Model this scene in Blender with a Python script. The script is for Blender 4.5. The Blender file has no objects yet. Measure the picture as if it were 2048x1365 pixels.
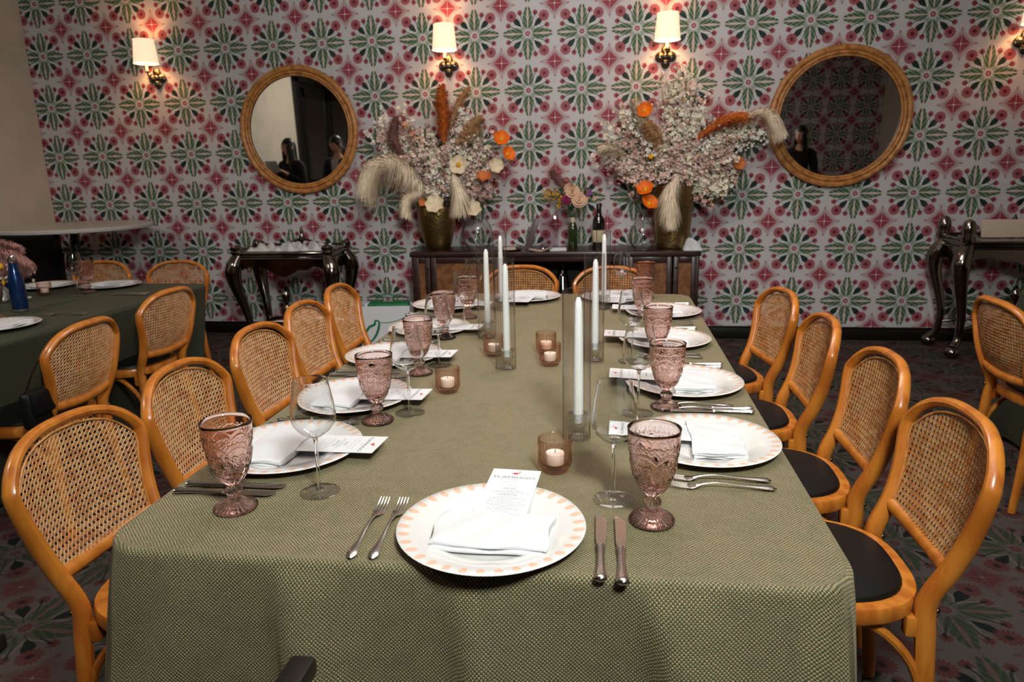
import bpy, bmesh, math, random
import numpy as np
from mathutils import Matrix, Vector
PI = math.pi
random.seed(7); RNG = np.random.default_rng(11)
sc = bpy.context.scene
COL = sc.collection

# ------------------------------------------------------------------ camera
cam_d = bpy.data.cameras.new('camera'); cam = bpy.data.objects.new('camera', cam_d); COL.objects.link(cam)
RW = [[0.9902261, 0.1379597, -0.0204792], [0.0125801, -0.2345849, -0.9720142], [-0.1389029, 0.9622562, -0.2340276]]
cam.matrix_world = Matrix(((RW[0][0], -RW[1][0], -RW[2][0], 0.0), (RW[0][1], -RW[1][1], -RW[2][1], -5.872),
                           (RW[0][2], -RW[1][2], -RW[2][2], 1.38), (0, 0, 0, 1)))
cam_d.sensor_width = 36.0; cam_d.lens = 1411.38 / 2048 * 36; cam_d.clip_start = 0.02; cam_d.clip_end = 60
cam_d.dof.use_dof = True; cam_d.dof.focus_distance = 1.65; cam_d.dof.aperture_fstop = 7.1
sc.camera = cam

# ------------------------------------------------------------------ world, light, exposure
w = bpy.data.worlds.new('world'); sc.world = w; w.use_nodes = True
w.node_tree.nodes['Background'].inputs[0].default_value = (0.02, 0.022, 0.026, 1)
w.node_tree.nodes['Background'].inputs[1].default_value = 0.5

def area_light(name, loc, target, size, power, color, size_y=None, spread=PI):
    d = bpy.data.lights.new(name, 'AREA'); d.energy = power; d.color = color; d.size = size; d.spread = spread
    if size_y: d.shape = 'RECTANGLE'; d.size_y = size_y
    else: d.shape = 'DISK'
    o = bpy.data.objects.new(name, d); COL.objects.link(o); o.location = loc
    o.rotation_euler = (Vector(target) - Vector(loc)).to_track_quat('-Z', 'Y').to_euler()
    return o
# flash bounced off the ceiling above the table, and a second stand-in for its bounce, high behind the camera
area_light('ceiling_bounce_light', (-0.1, -2.9, 3.0), (-0.1, -2.1, 0.5), 1.4, 40, (1.0, 0.86, 0.80), spread=2.7)
area_light('flash_head_upwards', (0.12, -5.95, 1.80), (0.0, -4.1, 3.1), 0.12, 42, (1.0, 0.93, 0.89), spread=1.3)
area_light('rear_bounce_light', (0.45, -6.05, 2.45), (-0.25, -2.6, 0.9), 0.45, 48, (0.94, 1.0, 0.95), spread=2.4)
area_light('mirror_view_fill', (-3.3, -5.3, 3.02), (-4.3, -4.6, 0.5), 0.5, 45, (1.0, 0.92, 0.80))  # added fill, no lamp known there; brightens the left wall and people for the mirror

vs = sc.view_settings
vs.view_transform = 'Standard'; vs.look = 'None'; vs.exposure = 0.0; vs.gamma = 1.0; vs.use_curve_mapping = False
cy = sc.cycles
cy.max_bounces = 14; cy.transmission_bounces = 12; cy.transparent_max_bounces = 40; cy.glossy_bounces = 5; cy.diffuse_bounces = 3
cy.sample_clamp_indirect = 6.0; cy.caustics_reflective = False; cy.caustics_refractive = False

# ------------------------------------------------------------------ node helpers
class S:                                   # a socket with arithmetic
    def __init__(s, nt, so): s.nt = nt; s.so = so
    def m(s, op, *a, clamp=False):
        n = s.nt.nodes.new('ShaderNodeMath'); n.operation = op; n.use_clamp = clamp
        for i, x in enumerate((s,) + a):
            if isinstance(x, S): s.nt.links.new(x.so, n.inputs[i])
            else: n.inputs[i].default_value = x
        return S(s.nt, n.outputs[0])
    def __add__(s, o): return s.m('ADD', o)
    __radd__ = __add__
    def __sub__(s, o): return s.m('SUBTRACT', o)
    def __rsub__(s, o): return (s * -1.0) + o
    def __mul__(s, o): return s.m('MULTIPLY', o)
    __rmul__ = __mul__
    def __truediv__(s, o): return s.m('DIVIDE', o)
    def abs(s): return s.m('ABSOLUTE')
    def min(s, o): return s.m('MINIMUM', o)
    def max(s, o): return s.m('MAXIMUM', o)
    def fract(s): return s.m('FRACT')
    def floor(s): return s.m('FLOOR')
    def sin(s): return s.m('SINE')
    def cos(s): return s.m('COSINE')
    def pow(s, o): return s.m('POWER', o)
    def sqrt(s): return s.m('SQRT')
    def atan2(s, o): return s.m('ARCTAN2', o)
    def step(s, a, b):                     # 1 below a, 0 above b (soft)
        n = s.nt.nodes.new('ShaderNodeMapRange'); n.interpolation_type = 'SMOOTHSTEP'
        s.nt.links.new(s.so, n.inputs[0])
        for i, v in ((1, a), (2, b), (3, 1.0), (4, 0.0)):
            if isinstance(v, S): s.nt.links.new(v.so, n.inputs[i])
            else: n.inputs[i].default_value = v
        return S(s.nt, n.outputs[0])
def sstep(nt, x, a, b):
    if a < b: return 1.0 - x.step(a, b)
    return x.step(b, a)
def hyp(a, b): return (a * a + b * b).sqrt()
def lay(nt, base, mask, col):
    n = nt.nodes.new('ShaderNodeMix'); n.data_type = 'RGBA'
    if isinstance(mask, S): nt.links.new(mask.so, n.inputs[0])
    else: n.inputs[0].default_value = mask
    for k, c in ((6, base), (7, col)):
        if isinstance(c, tuple): n.inputs[k].default_value = (c[0], c[1], c[2], 1)
        else: nt.links.new(c, n.inputs[k])
    return n.outputs[2]
def srgb(r, g, b):
    f = lambda c: (c / 255 / 12.92) if c <= 10 else ((c / 255 + 0.055) / 1.055) ** 2.4
    return (f(r), f(g), f(b))
MATS = {}
def newmat(name):
    m = bpy.data.materials.new(name); m.use_nodes = True; MATS[name] = m
    return m, m.node_tree, m.node_tree.nodes['Principled BSDF']
def pset(b, **k):
    for key, v in k.items():
        i = b.inputs[key.replace('_', ' ')]
        i.default_value = v if not isinstance(v, tuple) or len(v) != 3 or i.type == 'VECTOR' else (v[0], v[1], v[2], 1)
def plain(name, col, rough=0.5, var=0.0, scale=30.0, stretch=(1, 1, 1), bump=0.0, bscale=None, **k):
    m, nt, b = newmat(name)
    pset(b, Base_Color=col, Roughness=rough, **k)
    if var or bump:
        tc = nt.nodes.new('ShaderNodeTexCoord'); mp = nt.nodes.new('ShaderNodeMapping'); mp.inputs[3].default_value = stretch
        nt.links.new(tc.outputs['Object'], mp.inputs[0])
        if var:
            n = nt.nodes.new('ShaderNodeTexNoise'); n.inputs['Scale'].default_value = scale; n.inputs['Detail'].default_value = 4
            nt.links.new(mp.outputs[0], n.inputs[0])
            f = S(nt, n.outputs[0]); f = 1.0 - f.step(0.3, 0.7)
            nt.links.new(lay(nt, tuple(c * (1 - var) for c in col), f, tuple(min(1, c * (1 + var)) for c in col)), b.inputs['Base Color'])
        if bump:
            n = nt.nodes.new('ShaderNodeTexNoise'); n.inputs['Scale'].default_value = bscale or scale; n.inputs['Detail'].default_value = 3
            nt.links.new(mp.outputs[0], n.inputs[0])
            bn = nt.nodes.new('ShaderNodeBump'); bn.inputs['Strength'].default_value = bump; bn.inputs['Distance'].default_value = 0.002
            nt.links.new(n.outputs[0], bn.inputs['Height']); nt.links.new(bn.outputs[0], b.inputs['Normal'])
    return m
def objcoord(nt, which='Object'):
    tc = nt.nodes.new('ShaderNodeTexCoord'); sp = nt.nodes.new('ShaderNodeSeparateXYZ')
    nt.links.new(tc.outputs[which], sp.inputs[0])
    return [S(nt, sp.outputs[i]) for i in range(3)]
def noise(nt, scale, detail=3, coord='Object', stretch=(1, 1, 1)):
    tc = nt.nodes.new('ShaderNodeTexCoord'); mp = nt.nodes.new('ShaderNodeMapping'); mp.inputs[3].default_value = stretch
    n = nt.nodes.new('ShaderNodeTexNoise'); n.inputs['Scale'].default_value = scale; n.inputs['Detail'].default_value = detail
    nt.links.new(tc.outputs[coord], mp.inputs[0]); nt.links.new(mp.outputs[0], n.inputs[0])
    return S(nt, n.outputs[0])

# tiled floral print (medallions of four leaves, red flowers, red stars at the corners)
def floral(name, ax, ay, ox, oy, pitch, pal, rough, warp=0.0, fuzz=0.0, bump=0.0):
    m, nt, b = newmat(name)
    c = objcoord(nt)
    u0, v0 = (c[ax] - ox) / pitch, (c[ay] - oy) / pitch
    if warp:
        n1, n2 = noise(nt, fuzz, 2), noise(nt, fuzz * 1.13, 2)
        u0 = u0 + (n1 - 0.5) * warp; v0 = v0 + (n2 - 0.5) * warp
    x = ((u0 + 0.5).fract() - 0.5).abs(); y = ((v0 + 0.5).fract() - 0.5).abs()
    X = x.max(y); Y = x.min(y)                        # folded wedge
    bg, red, dred, green, lgreen, dgreen, pink, pale = pal
    col = bg
    # pale sheath round every leaf
    wl = (X - 0.03) * 0.62
    t = (X * 2.1)
    prof = ((t.m('POWER', 0.55)) * (1.0 - t * 0.98).max(0.0001).m('POWER', 0.62)) * 0.205
    sheath = ((Y - prof * 1.22 - 0.012).abs()).step(0.004, 0.014) * sstep(nt, X, 0.06, 0.10) * X.step(0.34, 0.42)
    rad = hyp(X, Y)
    col = lay(nt, col, sstep(nt, rad, 0.05, 0.12) * rad.step(0.22, 0.34) * ((X * 90.0 + Y * 40.0).sin() * 0.25 + 0.45), lgreen)
    col = lay(nt, col, hyp(X - 0.30, Y - 0.30).step(0.07, 0.16) * 0.35, pink)
    col = lay(nt, col, sheath * 0.8, pale)
    stem = ((Y - (X * 0.40 + 0.002)).abs()).step(0.006, 0.014) * sstep(nt, X, 0.14, 0.20) * X.step(0.33, 0.35)
    col = lay(nt, col, stem * 0.8, dgreen)
    leaf = (Y - prof).step(-0.012, 0.004) * sstep(nt, X, 0.07, 0.12) * X.step(0.44, 0.475)
    ser = ((X * 62.0 - Y * 95.0).sin() * 0.5 + 0.5)
    col = lay(nt, col, leaf * 0.92, lgreen)
    col = lay(nt, col, leaf * ser.step(0.40, 0.80) * 0.97, green)
    inner = (Y - prof * 0.62).step(-0.01, 0.02) * leaf
    col = lay(nt, col, inner * sstep(nt, X, 0.1, 0.2) * 0.45, green)
    rib = (Y - (0.5 - (X - 0.30).abs() * 2.2).max(0.0) * 0.045).step(-0.002, 0.006) * sstep(nt, X, 0.05, 0.09) * X.step(0.485, 0.5)
    col = lay(nt, col, rib * 0.9, pink)
    # dark diagonal leaf
    dd = (X + Y) * 0.7071; de = (X - Y) * 0.7071
    dl = (((dd - 0.262) / 0.096).m('POWER', 2.0) + (de / (0.014 + (dd - 0.15).max(0.0) * 0.27)).m('POWER', 2.0)).step(0.75, 1.15)
    col = lay(nt, col, dl, dgreen)
    dst = de.step(0.003, 0.008) * dd.step(0.20, 0.22) * sstep(nt, dd, 0.07, 0.09)
    col = lay(nt, col, dst * 0.7, dgreen)
    # big flower on the diagonal
    fx, fy = X - 0.302, Y - 0.302
    fr = hyp(fx, fy); fa = fy.atan2(fx)
    pet = ((fa * 8.0).cos().abs() * 0.024 + 0.078)
    gaps = (fa * 8.0).cos().abs().step(0.12, 0.5) * sstep(nt, fr, 0.03, 0.05)
    fl = (fr - pet).step(-0.008, 0.006)
    col = lay(nt, col, fl, red)
    col = lay(nt, col, fl * gaps * 0.62, pink)
    col = lay(nt, col, fr.step(0.020, 0.038), dred)
    # bud
    bx, by = X - 0.352, Y - 0.142
    br = hyp(bx * 0.85, by); ba = by.atan2(bx)
    bud = (br - ((ba * 5.0).cos().abs() * 0.018 + 0.034)).step(-0.006, 0.006) * sstep(nt, bx, -0.035, -0.012)
    col = lay(nt, col, bud, red)
    col = lay(nt, col, hyp(bx + 0.022, by * 1.2).step(0.012, 0.024), dgreen)
    col = lay(nt, col, hyp(bx, by).step(0.008, 0.018) * 0.8, dred)
    # centre rosette
    r = hyp(X, Y)
    col = lay(nt, col, (r - 0.045 - ((Y.atan2(X)) * 8.0).cos() * 0.006).step(-0.006, 0.006), red)
    col = lay(nt, col, r.step(0.014, 0.026) * 0.55, pink)
    # corner star
    cx, cyy = 0.5 - X, 0.5 - Y
    dots = (((cx + cyy) * 150.0).sin() * ((cx - cyy) * 150.0).sin()) * 0.5 + 0.5
    s = cx.max(0.0001).m('POWER', 0.92) + cyy.max(0.0001).m('POWER', 0.92)
    col = lay(nt, col, s.step(0.20, 0.34) * (dots * 0.55 + 0.45) * 0.7, red)
    col = lay(nt, col, s.step(0.165, 0.205), red)
    far = cx.max(cyy); nar = cx.min(cyy)
    tip = ((((far - 0.245) / 0.03).m('POWER', 2.0) + (nar / 0.018).m('POWER', 2.0)).step(0.6, 1.2))
    col = lay(nt, col, tip * 0.6, red)
    col = lay(nt, col, nar.step(0.002, 0.007) * far.step(0.15, 0.2) * 0.7, pink)
    col = lay(nt, col, hyp(cx, cyy).step(0.010, 0.019), pale)
    nz = noise(nt, 9.0, 3)
    col = lay(nt, col, (1.0 - nz.step(0.35, 0.75)) * 0.10, (pal[0][0] * 0.6, pal[0][1] * 0.6, pal[0][2] * 0.58))
    nt.links.new(col if not isinstance(col, tuple) else col, b.inputs['Base Color'])
    pset(b, Roughness=rough, Specular_IOR_Level=0.25)
    if bump:
        n = noise(nt, 420.0, 2); bn = nt.nodes.new('ShaderNodeBump'); bn.inputs['Strength'].default_value = bump; bn.inputs['Distance'].default_value = 0.004
        nt.links.new(n.so, bn.inputs['Height']); nt.links.new(bn.outputs[0], b.inputs['Normal'])
    return m
PITCH = 0.42072
pal_w = (srgb(200, 198, 201), srgb(148, 54, 70), srgb(92, 22, 40), srgb(50, 84, 48), srgb(126, 146, 126), srgb(11, 40, 35), srgb(212, 190, 188), srgb(228, 228, 230))
floral('wallpaper', 0, 2, -4.8804, 2.4211, PITCH, pal_w, 0.6)
pal_f = (srgb(74, 67, 64), srgb(70, 36, 34), srgb(30, 18, 17), srgb(40, 49, 36), srgb(56, 60, 48), srgb(7, 18, 15), srgb(82, 62, 57), srgb(92, 84, 78))
floral('carpet', 0, 1, 1.06, -3.73, 0.413, pal_f, 0.95, warp=0.045, fuzz=16.0, bump=0.5)

# ------------------------------------------------------------------ plain materials
def wood(name, c1, c2, rough, stretch, coat=0.0):
    m, nt, b = newmat(name)
    n = noise(nt, 26.0, 5, stretch=stretch); n2 = noise(nt, 3.0, 2)
    col = lay(nt, c1, 1.0 - n.step(0.38, 0.66), c2)
    col = lay(nt, col, (1.0 - n2.step(0.4, 0.7)) * 0.3, tuple(c * 0.72 for c in c1))
    nt.links.new(col, b.inputs['Base Color']); pset(b, Roughness=rough, Coat_Weight=coat, Coat_Roughness=0.12)
    return m
wood('honey_wood', srgb(196, 120, 42), srgb(168, 90, 26), 0.33, (1, 1, 0.25), 0.35)
wood('dark_wood', srgb(58, 34, 28), srgb(38, 20, 18), 0.35, (0.2, 1, 1), 0.15)
wood('rattan', srgb(200, 140, 78), srgb(160, 100, 48), 0.42, (1, 1, 1), 0.1)
def cane():
    m, nt, b = newmat('cane')
    n = noise(nt, 38.0, 4); n2 = noise(nt, 11.0, 3); n3 = noise(nt, 260.0, 2)
    col = lay(nt, srgb(196, 146, 94), 1.0 - n.step(0.40, 0.68), srgb(168, 100, 44))
    col = lay(nt, col, 1.0 - n2.step(0.54, 0.70), srgb(192, 116, 48))
    col = lay(nt, col, (1.0 - n3.step(0.5, 0.7)) * 0.55, srgb(214, 180, 138))
    nt.links.new(col, b.inputs['Base Color']); pset(b, Roughness=0.42)
cane()
wood('cane_brown', srgb(150, 98, 58), srgb(112, 66, 36), 0.5, (1, 1, 1))
plain('black_vinyl', srgb(11, 12, 14), 0.5, Specular_IOR_Level=0.3)
plain('black_lacquer', srgb(20, 16, 15), 0.35)
plain('porcelain', srgb(216, 215, 214), 0.12, Coat_Weight=0.3)
plain('linen', srgb(210, 210, 213), 0.85, bump=0.25, bscale=500.0, Sheen_Weight=0.15)
plain('card', srgb(216, 216, 219), 0.7)
plain('ink', srgb(110, 110, 114), 0.7)
plain('ink_light', srgb(168, 168, 172), 0.7)
plain('ink_red', srgb(190, 40, 58), 0.7)
plain('wax', srgb(244, 244, 244), 0.45, Subsurface_Weight=0.25, Subsurface_Radius=(0.01, 0.008, 0.006), Subsurface_Scale=0.3)
plain('wick', srgb(60, 54, 50), 0.9)
plain('steel', (0.88, 0.86, 0.84), 0.13, Metallic=1.0)
plain('chrome_dark', (0.24, 0.21, 0.19), 0.13, Metallic=1.0, bump=0.35, bscale=22.0)
plain('brass_bronze', (0.20, 0.14, 0.07), 0.25, Metallic=1.0)
plain('dark_cabochon', srgb(30, 34, 26), 0.08, Coat_Weight=1.0)
plain('beige_paint', srgb(206, 196, 180), 0.8, var=0.06, scale=3.0)
plain('ceiling_paint', srgb(226, 222, 216), 0.85)
plain('black_paint', srgb(16, 15, 15), 0.4)
plain('white_stone', srgb(196, 192, 188), 0.3, var=0.05, scale=6.0)
plain('blue_enamel', srgb(10, 44, 92), 0.25, Metallic=0.5, Coat_Weight=0.5)
plain('skin', srgb(222, 170, 142), 0.5)
plain('hair', srgb(16, 13, 13), 0.4)
plain('black_cloth', srgb(18, 18, 20), 0.85)
plain('navy_cloth', srgb(34, 50, 66), 0.85)
plain('white_cloth', srgb(206, 208, 212), 0.8)
plain('green_print', srgb(6, 110, 70), 0.6)
plain('bag_white', srgb(212, 214, 218), 0.55)
plain('mauve_card', srgb(92, 74, 80), 0.4)
plain('tan_paper', srgb(196, 176, 158), 0.7)
plain('wine_bottle_glass', srgb(8, 10, 9), 0.06, Coat_Weight=1.0)
plain('green_bottle_glass', srgb(36, 52, 24), 0.08, Coat_Weight=1.0)
plain('label_cream', srgb(204, 190, 160), 0.6)
plain('pampas_cream', srgb(246, 224, 198), 0.9, var=0.15, scale=20)
plain('pampas_tan', srgb(222, 178, 130), 0.9, var=0.15, scale=20)
plain('pampas_rust', srgb(222, 122, 48), 0.9, var=0.15, scale=20)
plain('pampas_pink', srgb(172, 122, 116), 0.9, var=0.15, scale=20)
plain('blossom_cream', srgb(252, 234, 214), 0.8, var=0.2, scale=14)
plain('blossom_pink', srgb(242, 210, 200), 0.8, var=0.2, scale=14)
plain('blossom_white', srgb(252, 244, 234), 0.8, var=0.1, scale=14)
plain('blossom_mauve', srgb(204, 170, 160), 0.85, var=0.2, scale=14)
plain('blossom_peach', srgb(238, 178, 142), 0.8, var=0.15, scale=14)
plain('twig', srgb(70, 52, 40), 0.85)
plain('leaf_green', srgb(62, 92, 66), 0.6, var=0.25, scale=14)
plain('leaf_olive', srgb(120, 112, 76), 0.7, var=0.2, scale=14)
plain('poppy_orange', srgb(242, 118, 10), 0.6, var=0.12, scale=30)
plain('poppy_rust', srgb(200, 112, 56), 0.7, var=0.12, scale=30)
plain('petal_cream', srgb(230, 214, 182), 0.7, var=0.1, scale=30)
plain('petal_rose', srgb(232, 196, 166), 0.7, var=0.1, scale=30)
plain('petal_magenta', srgb(140, 40, 84), 0.7, var=0.15, scale=30)
plain('petal_violet', srgb(150, 90, 150), 0.7, var=0.15, scale=30)
plain('yellow_stamen', srgb(232, 170, 20), 0.7)
def brass():
    m, nt, b = newmat('hammered_brass')
    pset(b, Base_Color=(0.36, 0.25, 0.10), Metallic=1.0, Roughness=0.34)
    tc = nt.nodes.new('ShaderNodeTexCoord'); v = nt.nodes.new('ShaderNodeTexVoronoi'); v.inputs['Scale'].default_value = 75
    nt.links.new(tc.outputs['Object'], v.inputs[0]); bn = nt.nodes.new('ShaderNodeBump'); bn.inputs['Strength'].default_value = 0.5; bn.inputs['Distance'].default_value = 0.004
    nt.links.new(v.outputs['Distance'], bn.inputs['Height']); nt.links.new(bn.outputs[0], b.inputs['Normal'])
brass()
m, nt, b = newmat('mirror_silver'); pset(b, Base_Color=(0.80, 0.81, 0.80), Metallic=1.0, Roughness=0.02)
# charger: white glaze with painted peach petals round the rim
def charger():
    m, nt, b = newmat('charger_glaze')
    c = objcoord(nt); r = hyp(c[0], c[1]); a = c[1].atan2(c[0])
    N = 34
    k = ((a * (N / (2 * PI)) + 100.0).fract() - 0.5).abs() * (2 * PI / N) * 0.152
    e = ((r - 0.1525) / 0.0105).m('POWER', 2.0) + (k / 0.0068).m('POWER', 2.0)
    nt.links.new(lay(nt, srgb(214, 212, 211), e.step(0.8, 1.15), srgb(222, 182, 160)), b.inputs['Base Color'])
    pset(b, Roughness=0.1, Coat_Weight=0.3)
charger()
# two-tone plain weave
def weave(name, light, dark, cell, sheen=0.35):
    m, nt, b = newmat(name)
    uv = nt.nodes.new('ShaderNodeUVMap'); sp = nt.nodes.new('ShaderNodeSeparateXYZ'); nt.links.new(uv.outputs[0], sp.inputs[0])
    n1, n2 = noise(nt, 55.0, 2), noise(nt, 61.0, 2)
    U = (S(nt, sp.outputs[0]) + (n1 - 0.5) * 0.004) / cell; V = (S(nt, sp.outputs[1]) + (n2 - 0.5) * 0.004) / cell
    fu, fv = U.fract() - 0.5, V.fract() - 0.5
    par = ((U.floor() + V.floor()) * 0.5).fract() * 2.0
    hu = 1.0 - (fu * 2.0).m('POWER', 2.0); hv = 1.0 - (fv * 2.0).m('POWER', 2.0)
    h = par * hu.sqrt() * (hv * 0.5 + 0.5) + (1.0 - par) * hv.sqrt() * (hu * 0.5 + 0.5) * 0.75
    nz = noise(nt, 240.0, 2, stretch=(1, 1, 1)); slub = noise(nt, 26.0, 3)
    ca = lay(nt, light, (1.0 - nz.step(0.35, 0.7)) * 0.55, tuple(c * 0.62 for c in light))
    cb = lay(nt, dark, (1.0 - nz.step(0.4, 0.7)) * 0.6, tuple(min(1, c * 2.0) for c in dark))
    col = lay(nt, cb, par, ca)
    col = lay(nt, col, h.step(0.15, 0.5) * 0.8, tuple(c * 0.5 for c in dark))
    col = lay(nt, col, (1.0 - slub.step(0.4, 0.7)) * 0.18, tuple(c * 0.8 for c in dark))
    nt.links.new(col, b.inputs['Base Color'])
    bn = nt.nodes.new('ShaderNodeBump'); bn.inputs['Strength'].default_value = 0.85; bn.inputs['Distance'].default_value = 0.0016
    nt.links.new(h.so, bn.inputs['Height']); nt.links.new(bn.outputs[0], b.inputs['Normal'])
    pset(b, Roughness=0.62, Specular_IOR_Level=0.45, Sheen_Weight=sheen, Sheen_Roughness=0.45, Sheen_Tint=(0.78, 0.66, 0.46))
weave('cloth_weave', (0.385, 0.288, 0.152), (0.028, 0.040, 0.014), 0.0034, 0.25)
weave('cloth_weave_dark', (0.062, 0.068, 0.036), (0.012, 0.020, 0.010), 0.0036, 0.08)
def glass(name, tint, mixf, ior=1.45, rough=0.0, edge=None, refl=0.55, power=3.5, epow=2.5):
    """thin glass: tinted see-through that darkens and reflects towards grazing angles; mixf 1 = solid refracting glass"""
    m = bpy.data.materials.new(name); m.use_nodes = True; MATS[name] = m; nt = m.node_tree
    nt.nodes.remove(nt.nodes['Principled BSDF']); out = nt.nodes['Material Output']
    lw = nt.nodes.new('ShaderNodeLayerWeight'); lw.inputs[0].default_value = 0.5; fac = S(nt, lw.outputs['Facing'])
    t = nt.nodes.new('ShaderNodeBsdfTransparent'); nt.links.new(lay(nt, tint, fac.pow(epow), edge or tuple(c * 0.7 for c in tint)), t.inputs[0])
    gl = nt.nodes.new('ShaderNodeBsdfGlossy'); gl.inputs['Roughness'].default_value = 0.03
    m1 = nt.nodes.new('ShaderNodeMixShader'); f = fac.pow(power) * refl + 0.035
    nt.links.new(f.so, m1.inputs[0]); nt.links.new(t.outputs[0], m1.inputs[1]); nt.links.new(gl.outputs[0], m1.inputs[2])
    last = m1
    if mixf >= 1.0:
        g = nt.nodes.new('ShaderNodeBsdfGlass'); g.inputs['Color'].default_value = (*tint, 1); g.inputs['Roughness'].default_value = rough; g.inputs['IOR'].default_value = ior
        last = g
    nt.links.new(last.outputs[0], out.inputs[0])
glass('clear_glass', (0.99, 0.99, 0.99), 0.0, edge=(0.42, 0.41, 0.40), refl=0.95, power=3.2, epow=4.0)
glass('ribbed_glass', (0.994, 0.992, 0.99), 0.0, edge=(0.60, 0.56, 0.53), refl=0.40, power=2.4, epow=2.2)
glass('solid_glass', (0.97, 0.975, 0.975), 1.0, ior=1.45)
glass('crystal', (0.985, 0.987, 0.99), 0.0, edge=(0.62, 0.63, 0.65), refl=0.8, power=2.2, epow=2.0)
glass('pink_glass', (0.955, 0.862, 0.838), 1.0, ior=1.46)
glass('pink_glass_thin', (0.90, 0.75, 0.71), 0.0, edge=(0.56, 0.36, 0.33), refl=0.7, power=2.0, epow=2.2)
glass('peach_glass', (0.990, 0.925, 0.885), 0.0, edge=(0.78, 0.47, 0.36), refl=0.5, power=2.4, epow=1.6)
glass('acrylic', (0.86, 0.80, 0.84), 0.0, edge=(0.6, 0.5, 0.56))
def shade():
    m, nt, b = newmat('lamp_shade')
    pset(b, Base_Color=srgb(250, 226, 196), Roughness=0.8, Emission_Color=(1.0, 0.72, 0.46), Emission_Strength=0.9)
shade()

# ------------------------------------------------------------------ mesh helpers
def fin(name, verts, faces, mat, parent=None, smooth=True, angle=38, uvs=None):
    me = bpy.data.meshes.new(name); me.from_pydata([tuple(v) for v in verts], [], faces); me.validate(); me.update()
    if mat: me.materials.append(MATS[mat])
    if smooth:
        me.polygons.foreach_set('use_smooth', [True] * len(me.polygons)); me.set_sharp_from_angle(angle=math.radians(angle))
    if uvs is not None:
        ul = me.uv_layers.new(name='UVMap')
        for i, uvc in enumerate(uvs): ul.data[i].uv = uvc
    return link(name, me, parent)
def link(name, me, parent=None):
    o = bpy.data.objects.new(name, me); COL.objects.link(o)
    if parent is not None: o.parent = parent
    return o
def thing(name, label, cat, loc=(0, 0, 0), rotz=0.0, group=None):
    o = bpy.data.objects.new(name, None); COL.objects.link(o); o.empty_display_size = 0.05
    o.location = loc; o.rotation_euler = (0, 0, rotz)
    return tag(o, label, cat, group)
def tag(o, label, cat, group=None, loc=None, rotz=None):
    o['label'] = label; o['category'] = cat
    if group: o['group'] = group
    if loc is not None: o.location = loc
    if rotz is not None: o.rotation_euler = (0, 0, rotz)
    return o
def dup(root, label, loc, rotz=0.0, group=None):
    r = root.copy(); COL.objects.link(r); r.location = loc; r.rotation_euler = (0, 0, rotz); r['label'] = label
    if group: r['group'] = group
    for ch in list(root.children):
        c = ch.copy(); COL.objects.link(c); c.parent = r
        for g in list(ch.children):
            d = g.copy(); COL.objects.link(d); d.parent = c
    return r
class Stamp:                                # first use places the prototype itself, later uses copy it
    def __init__(s, root, group=None): s.root = root; s.used = False; s.group = group
    def put(s, label, loc, rotz=0.0):
        if not s.used:
            s.used = True; o = s.root; o.location = loc; o.rotation_euler = (0, 0, rotz); o['label'] = label
            if s.group: o['group'] = s.group
            return o
        return dup(s.root, label, loc, rotz, s.group)
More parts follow.
